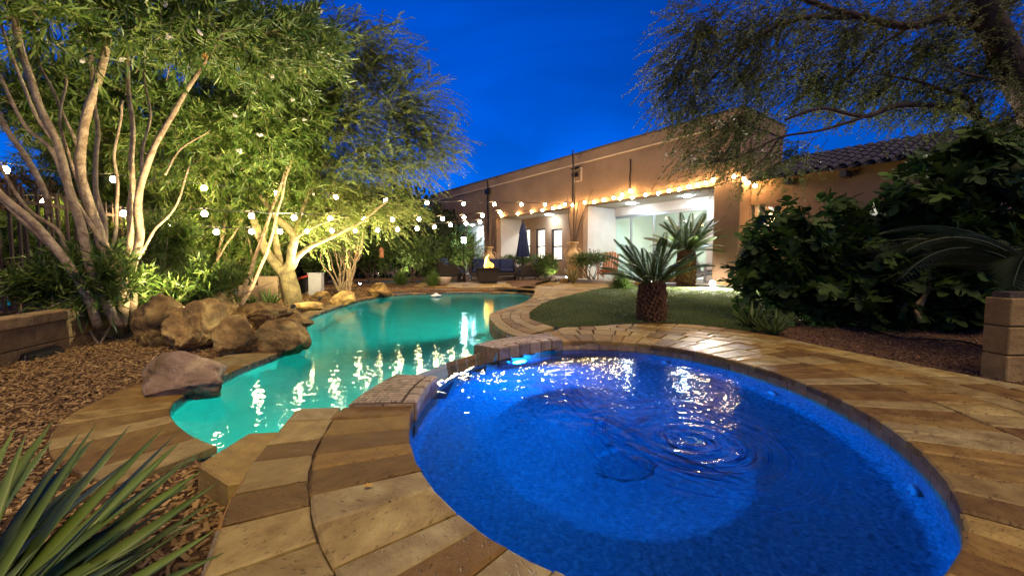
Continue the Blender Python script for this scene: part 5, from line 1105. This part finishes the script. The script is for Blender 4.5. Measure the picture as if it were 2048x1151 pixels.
MBL = [blob(1400, 70, 5.6, 110, 80, .9), blob(1345, 160, 5.7, 60, 80, .6), blob(1530, 60, 5.6, 120, 80, .9), blob(1480, 150, 5.7, 110, 70, .8), blob(1690, 70, 5.6, 120, 80, .9), blob(1840, 100, 5.6, 120, 80, .9), blob(1980, 130, 5.3, 90, 90, .7), blob(1620, 170, 5.7, 120, 60, .8), blob(1470, 250, 5.7, 100, 50, .6), blob(1430, 320, 5.7, 110, 45, .5), blob(1560, 320, 5.8, 60, 50, .5), blob(1740, 190, 5.7, 100, 50, .6), blob(1870, 210, 5.5, 90, 50, .6), blob(2000, 250, 5.2, 60, 60, .5), blob(1900, 10, 5.5, 160, 50, .8), blob(1380, 220, 5.8, 60, 60, .5)]
lob = [(tuple(np.array(c)-np.array(mp_)), r_) for c, r_ in MBL]
shoots(mq, lob, 3400, lambda B, d: d*.35+vec(-.55, 0, -.25)+rng.normal(0, .3, B.shape), (.3, .6), 32, T_TINY, (.028, .052), (.011, .018), 'leaf_mesquite', ang=.9, droop=.35, twig='bark_dark', r0=.0035, shell=.65, planar=True, hang=.15)
# ---- fig bush at the right
fb_ = at(1800, 640, -.02); fig = empty('fig_bush', tuple(fb_), 0, 'large dark fig bush with lobed leaves right of the lawn', 'shrub'); fo = Vector(fb_)
FB = [blob(1530, 440, 5.6, 50, 20), blob(1520, 520, 5.3, 45, 45), blob(1610, 490, 5.2, 80, 55), blob(1730, 450, 5.1, 90, 60), blob(1860, 400, 4.8, 100, 70), blob(1980, 340, 4.6, 90, 80), blob(1690, 555, 4.9, 150, 60), blob(1850, 520, 4.8, 140, 90), blob(1980, 480, 4.6, 100, 90), blob(1600, 590, 5.0, 80, 35), blob(1760, 600, 4.8, 120, 35), blob(1900, 600, 4.6, 110, 45)]
lob = [(tuple(np.array(c)-np.array(fo)), r_) for c, r_ in FB]
project = local_project(fo)
shoots(fig, lob, 480, lambda B, d: d*.8+vec(-.1, -.25, .25)+rng.normal(0, .3, B.shape), (.3, .6), 9, T_FIG, (.14, .25), (.14, .24), 'leaf_fig', ang=1.1, droop=.2, twig='bark_dark', r0=.006, shell=.55, single=300, hang=.45)
project = _prj
for k in range(9):
    c, r_ = FB[(k*5+1) % len(FB)]; e = Vector(c)-fo; limb(fig, [(random.gauss(0, .25), random.gauss(0, .2), -.05), e*.45+Vector((random.gauss(0, .1), 0, .1)), e], .035, .012, 'bark_dark', 'stem', 7, 8, .04)
for pts, Y in (([(1835, 640), (1845, 600), (1858, 575), (1862, 540)], (4.5, 4.5)), ([(1842, 645), (1830, 615), (1850, 590)], (4.45, 4.5))): trunkline(fig, fo, pts, Y, .03, .015, 'bark_pale', 'stem', 7)
# ---- cycads
def frond_mesh(L, n_, wl, arch, droop, m, name='frond', vee=.35, stem=.12, tipdrop=0):
    t = np.linspace(0, 1, 16); C = np.c_[L*(t-.10*t**3), np.zeros(16), L*(arch*t-droop*t**2.2)]
    mb = MB(); mb.tube(C, list(np.linspace(.011, .002, 16)), 5)
    ts = np.linspace(stem, .995, n_)
    for s_ in (-1, 1):
        for q in ts:
            p = np.array([np.interp(q, t, C[:, k]) for k in range(3)]); p2 = np.array([np.interp(min(1, q+.04), t, C[:, k]) for k in range(3)])-np.array([np.interp(max(0, q-.04), t, C[:, k]) for k in range(3)]); tn = p2/np.linalg.norm(p2)
            ln = wl*math.sin(math.pi*min(.97, .12+.84*q**.8))**.6*random.uniform(.9, 1.08); d_ = tn*.62+np.array([0, s_*.85, 0])+np.cross(tn, [0, 1, 0])*-vee; d_ /= np.linalg.norm(d_); up = np.cross(tn, np.array([0, 1., 0])); w_ = wl*(.045 if wl < .18 else .022)
            a = p+d_*0; b = p+d_*ln*.5+tn*w_; c = p+d_*ln-np.array([0, 0, tipdrop*ln]); e = p+d_*ln*.5-tn*w_; mb.add([a, b, c, e], [(0, 1, 2), (0, 2, 3)])
    return mb.mesh(name, m, False)
cy_fr = [frond_mesh(1.0, 62, .155, a, d_, 'leaf_cycad', vee=.42) for a, d_ in ((.75, .25), (.55, .30), (.85, .45))]
def cycad(p, label, th, tr, L, nf, seed, els, zr=0, m='leaf_cycad'):
    t = empty('cycad', tuple(p), zr, label, 'cycad'); r_ = random.Random(seed)
    MB().lathe([(tr*.95, -.05), (tr*1.08, th*.2), (tr*1.05, th*.6), (tr*.9, th*.9), (tr*.6, th), (tr*.1, th*1.05)], 20).build('trunk', 'cycad_trunk', t, True)
    sc_me = MB().add([(0, -.028, -.02), (0, .028, -.02), (.035, .018, .0), (.035, -.018, .0), (.045, 0, .07), (0, 0, .06)], [(0, 1, 2, 3), (3, 2, 4), (0, 3, 4, 5), (2, 1, 5, 4)]).mesh('leaf_base', 'cycad_trunk')
    k = 0; nsc = 210
    for k in range(nsc):
        z = th*(k+.5)/nsc; a = k*2.399; rr = np.interp(z/th, [0, .2, .6, .9, 1], [tr*.97, tr*1.05, tr*1.02, tr*.9, tr*.62]); o = link('leaf_base', sc_me, t); o.location = (rr*math.cos(a), rr*math.sin(a), z); o.rotation_euler = (0, r_.uniform(-.3, .2), a+r_.gauss(0, .15)); o.scale = (1, 1, r_.uniform(.6, 1.15))
    for k in range(nf):
        a = k*2.399+r_.uniform(-.2, .2); el = els(k/nf)+r_.gauss(0, .06); o = link('frond', cy_fr[k % 3], t); o.location = (.04*math.cos(a), .04*math.sin(a), th*.98); s_ = L*r_.uniform(.88, 1.1); o.scale = (s_, s_*1.0, s_); o.rotation_euler = (r_.gauss(0, .12), -el, a)
    return t
c1 = at(1303, 643, float(G(1.7, 5.0))); cycad(c1, 'front cycad with a stout shaggy trunk on the lawn',   .46, .135, .68, 30, 3, lambda q: .62-.95*q+.12)
c2 = at(1371, 573, float(G(4.6, 11))); cycad(c2, 'rear cycad in front of the glass doors', .98, .22, 1.12, 34, 8, lambda q: .62-1.1*q+.1, 1.0)
# ---- feather palm fronds at the far right edge
pp = Vector((4.3, 3.3, -.02)); t = empty('feather_palm', tuple(pp), 0, 'dark feather palm with long fronds behind the block pier', 'palm')
MB().lathe([(.16, -.05), (.18, .1), (.15, .5), (.08, .56)], 16).build('trunk', 'cycad_trunk', t, True); pf_ = [frond_mesh(1.0, 44, .20, a, d_, 'leaf_palm', vee=.2, tipdrop=.12) for a, d_ in ((.7, .75), (.5, .6))]
for k in range(16):
    a = math.pi+(-1.5+3.0*(k+.5)/16)+random.gauss(0, .15); o = link('frond', pf_[k % 2], t); o.location = (0, 0, .5); s_ = random.uniform(1.0, 1.45); o.scale = (s_, s_, s_); o.rotation_euler = (random.gauss(0, .15), -random.uniform(-.1, .7), a)
# ---- foreground yucca
yb = Vector((-1.0, .62, -.17)); yu = empty('yucca', tuple(yb), 0, 'sharp green yucca blades in the near left corner', 'yucca')
def blade(parent, org, b, e, wd, m, sag=.05, name='blade', roll=0.):
    b = Vector(b); e = Vector(e); n_ = 12; t = np.linspace(0, 1, n_); d_ = (e-b); L = d_.length; d_ = d_/L; sd_ = d_.cross(Vector((0, 0, 1))).normalized(); up = sd_.cross(d_); sd_ = (sd_*math.cos(roll)+up*math.sin(roll)); up = sd_.cross(d_); V = []; F = []
    for q in t:
        c = b+d_*L*q-Vector((0, 0, 1))*sag*L*4*q*(q-1)*.5; w_ = wd*(.75+.55*math.sin(math.pi*min(q*1.25, 1)*.6))*(1-q**3.2)+.0008; V += [c+sd_*w_+up*w_*.38-org, c-org-up*w_*.05, c-sd_*w_+up*w_*.38-org, c-org-up*w_*.18]
    for k in range(n_-1): q = 4*k; F += [(q, q+1, q+5, q+4), (q+1, q+2, q+6, q+5), (q+2, q+3, q+7, q+6), (q+3, q, q+4, q+7)]
    return MB().add(V, F).build(name, m, parent, True)
YT = [(29, 857, 1.05), (51, 869, 1.0), (104, 843, 1.12), (161, 863, 1.2), (192, 847, 1.1), (261, 849, 1.2), (327, 855, 1.25), (355, 865, 1.3), (359, 884, 1.15), (370, 925, 1.2), (402, 941, 1.15), (433, 965, 1.12), (435, 994, 1.18), (427, 1061, 1.05), (447, 1104, 1.0), (275, 945, .98), (305, 1075, .86), (-30, 880, 1.0), (-70, 860, 1.2), (75, 1095, .78), (230, 900, 1.3), (395, 1040, .95), (140, 935, 1.25), (-40, 960, 1.3), (340, 1010, 1.1)]
YT += [(x+random.uniform(-40, 30), y+random.uniform(10, 60), Y+random.uniform(-.1, .2)) for x, y, Y in YT[::2]]
for k, (x, y, Y) in enumerate(YT):
    e = atY(x, y, Y); b = yb+Vector((random.gauss(0, .03), random.gauss(0, .03), .10+.012*k*.3)); blade(yu, yb, b, e, random.uniform(.012, .018), 'leaf_yucca', random.uniform(-.03, .06), roll=random.uniform(-.5, .5))
MB().lathe([(.06, 0), (.07, .05), (.05, .16), (.01, .2)], 12).build('stem', 'cycad_trunk', yu, True)
# ---- spiky and grassy tufts
def tuft(px, py, z, n_, L, wd, label, m='leaf_shrub', name='grass_tuft', cat='grass', up=1.0, spread=.5, sag=-.15, Y=None, part='blade', single=True):
    p = at(px, py, z) if Y is None else Vector(((px-1024)/FPX*Y, Y, z)); t = empty(name, (p.x, p.y, z), 0, label, cat); r_ = random.Random(px)
    if n_ > 90:
        k = n_; az = rng.uniform(0, 6.3, k); sp_ = np.abs(rng.normal(0, spread, k)); D = unit(np.c_[np.cos(az)*sp_, np.sin(az)*sp_, np.full(k, up)]); Ls = rng.uniform(.6, 1.1, k)*L
        Tb = (np.array([(0, .3, 0), (0, -.3, 0), (.4, .5, 0), (.4, -.5, 0), (.75, .35, -.0), (.75, -.35, -.0), (1, 0, 0)]), [np.array([(0, 1, 3, 2), (2, 3, 5, 4)]), np.array([(4, 5, 6)])])
        V, F = leaf_arrays(Tb, np.c_[rng.normal(0, L*.08, k), rng.normal(0, L*.08, k), np.full(k, -.01)], D, unit(rng.normal(size=(k, 3))), Ls, np.full(k, wd))
        tt = np.tile(Tb[0][:, 0], k); out_ = np.repeat(D[:, :2], 7, 0); V[:, 2] -= (tt**2)*np.repeat(Ls*sp_*.55, 7); V[:, :2] += out_*(tt**2*np.repeat(Ls*.12, 7))[:, None]
        o = link('blades', npmesh('blades', V, F, m, False, np.repeat(rng.random(k), 7)), t); o['kind'] = 'stuff'; return t
    for k in range(n_):
        a = k*2.399+r_.gauss(0, .3); s_ = spread*(.3+1.1*k/n_); d_ = Vector((math.cos(a)*s_, math.sin(a)*s_, up)).normalized()*L*r_.uniform(.7, 1.1); b = Vector((p.x, p.y, z-.02)); blade(t, Vector((p.x, p.y, z)), b, b+d_, wd*r_.uniform(.8, 1.2), m, sag*r_.uniform(.3, 1.2), part)
    return t
mat('leaf_plain', (.05, .10, .018), .5, (.15, .20, .05), 4, 3, 0, 30, .3, transl=.2)
tuft(540, 612, -.13, 46, .42, .014, 'spiky green strap-leaved plant behind the boulders', 'leaf_plain', 'strap_plant', 'plant', .8, .8, -.1)
tuft(505, 612, -.13, 26, .30, .012, 'smaller strap-leaved plant beside the leaning stems', 'leaf_plain', 'strap_plant', 'plant', .8, .8, -.1)
tuft(801, 570, -.06, 420, .62, .012, 'bright lit grass tuft beyond the pool', 'leaf_shrub', 'grass_tuft', 'grass', 1, .55)
tuft(1242, 578, .045, 1000, .56, .009, 'round dark grass tuft between the walk and the front cycad', 'leaf_shrub', 'grass_tuft', 'grass', 1, .75)
tuft(866, 572, -.04, 500, .55, .012, 'yellowish grass tuft at the corner of the patio', 'leaf_shrub', 'grass_tuft', 'grass', 1, .45)
tuft(1146, 567, .0, 30, .72, .022, 'spiky agave in front of the large tan urn', 'leaf_agave', 'agave', 'agave', 1, .75, .03)
tuft(1500, 655, -.01, 30, .36, .02, 'low strap-leaved plant at the edge of the lawn under the fig bush', 'leaf_plain', 'strap_plant', 'plant', .8, .9, -.1)
tuft(1545, 668, -.01, 26, .30, .018, 'smaller strap-leaved plant right of the lawn corner', 'leaf_plain', 'strap_plant', 'plant', .8, .9, -.1)
# ---- shrubs of the middle distance
def shrub(px, py, Y, rx, ry, n_, label, m='leaf_shrub', z=None, Ls=(.05, .09), Ws=(.025, .045), shape=None, stems=6, T=T_OVAL, nl_=14, sl_=(.25, .45), shell=.5, bark='bark_dark', cat='shrub', name='shrub', sr=.018, dirv=(0, -.05, .4)):
    c, r_ = blob(px, py, Y, rx, ry); zg = float(G(c[0], c[1])) if z is None else z; t = empty(name, (c[0], c[1], zg), 0, label, cat); of = np.array((c[0], c[1], zg))
    bl = [(tuple(np.array(c)-of), r_)] if shape is None else [(tuple(np.array(b_[0])-of), b_[1]) for b_ in [blob(*q) for q in shape]]
    shoots(t, bl, n_, lambda B, d: d*.9+vec(*dirv)+rng.normal(0, .35, B.shape), sl_, nl_, T, Ls, Ws, m, ang=.9, droop=.1, twig=bark, r0=.004, shell=shell, seg=3)
    for k in range(stems):
        e = Vector(bl[k % len(bl)][0])+Vector((random.gauss(0, r_[0]*.45), random.gauss(0, .15), random.uniform(-.2, .5)*r_[2])); limb(t, [(random.gauss(0, .08), random.gauss(0, .08), -.04), e*.5+Vector((random.gauss(0, .08), 0, 0)), e], sr, sr*.35, bark, 'stem', 6, 6, .04)
    return t
shrub(915, 500, 17.4, 52, 40, 420, 'round lit bush behind the lamp post', z=ZP)
shrub(1092, 529, 15.3, 24, 20, 380, 'clipped bright bush growing in the bowl planter', z=ZP, Ls=(.03, .055), Ws=(.02, .035), sl_=(.12, .22), stems=10, shell=.35, sr=.01)
shrub(1182, 519, 14.5, 42, 16, 380, 'flat-topped shrub with bare forked stems by the walk', shape=[(1160, 520, 14.4, 24, 14), (1190, 517, 14.5, 34, 14)], Ls=(.04, .07), Ws=(.015, .028), sl_=(.15, .28), stems=9, sr=.016)
shrub(1040, 518, 18.9, 46, 10, 320, 'low clipped hedge behind the sofa', Ls=(.04, .07), Ws=(.02, .03), sl_=(.15, .25), z=ZP, m='leaf_shrub')
shrub(745, 497, 15.0, 55, 50, 420, 'lit leafy shrub left of the far lantern', shape=[(720, 500, 15, 40, 40), (760, 505, 15.3, 45, 45)])
shrub(832, 502, 15.5, 48, 45, 460, 'tall lit leafy shrub beyond the bright grass tuft', shape=[(815, 500, 15.3, 40, 42), (850, 510, 15.8, 40, 40)])
shrub(868, 470, 17.5, 40, 70, 360, 'dark narrow shrub at the left end of the house', 'leaf_dark', Ls=(.07, .12), Ws=(.02, .035))
shrub(650, 500, 14.5, 60, 60, 420, 'dark leafy shrub behind the twisted shrub', 'leaf_shrub', Ls=(.06, .1))
tw = shrub(688, 480, 11.2, 44, 40, 260, 'twisted shrub with many bare pale stems beside the pool', 'leaf_shrub', Ls=(.03, .06), Ws=(.015, .028), stems=0, bark='bark_pale', sl_=(.2, .4))
for k in range(22):
    x1 = random.uniform(640, 735); y1 = random.uniform(430, 500); e = atY(x1, y1, 11.2+random.uniform(-.4, .4))-tw.location; b = Vector((random.gauss(0, .07), random.gauss(0, .07), -.05)); limb(tw, [b, b+(e-b)*.35+Vector((random.gauss(0, .1), random.gauss(0, .1), 0)), b+(e-b)*.7+Vector((random.gauss(0, .14), random.gauss(0, .1), 0)), e], .026, .006, 'bark_pale', 'stem', 6, 7, .06)
# dark growth closing the garden behind
for k, (x, y, Y, rx, ry, m_, lb) in enumerate([(30, 470, 7.5, 110, 110, 'leaf_brown', 'dry brown scrub beyond the fence at the left edge'), (150, 480, 8.5, 110, 90, 'leaf_brown', 'dry brown scrub beyond the fence behind the pale trunks'), (270, 470, 11.5, 120, 100, 'leaf_dark', 'dark scrub beyond the fence behind the oleanders'), (400, 480, 13.5, 110, 90, 'leaf_dark', 'dark scrub beyond the fence behind the leaning stems'), (500, 470, 15.5, 90, 90, 'leaf_dark', 'dark shrub beyond the fence behind the forked trunk'), (600, 470, 17.5, 90, 90, 'leaf_dark', 'dark evergreen at the back left of the garden'), (700, 468, 20.0, 90, 85, 'leaf_dark', 'dark evergreen at the back behind the lanterns'), (800, 465, 21.0, 80, 80, 'leaf_dark', 'dark evergreen at the back behind the tall lit shrub'), (870, 490, 24, 50, 60, 'leaf_dark', 'dark evergreen at the far corner of the house')]):
    shrub(x, y, Y, rx, ry, 700, lb, m_, Ls=(.012*Y, .02*Y), Ws=(.005*Y, .009*Y), nl_=12, sl_=(.05*Y, .08*Y), shell=.6, stems=8, sr=.03, name='scrub')
tag(bpy.data.objects['oleander'], None)
# a fallen leaf on the platform
p = at(727, 975, .006); o = MB().add([(0, 0, 0), (.012, .008, .006), (.024, 0, .003), (.012, -.009, .008), (.03, .008, .01), (.008, .016, .009)], [(0, 3, 2, 1), (1, 2, 4), (0, 1, 5)]).build('fallen_leaf', 'dry_leaf'); o.location = (p.x, p.y, .008); tag(o, 'small yellow fallen leaf on the spa platform', 'leaf')
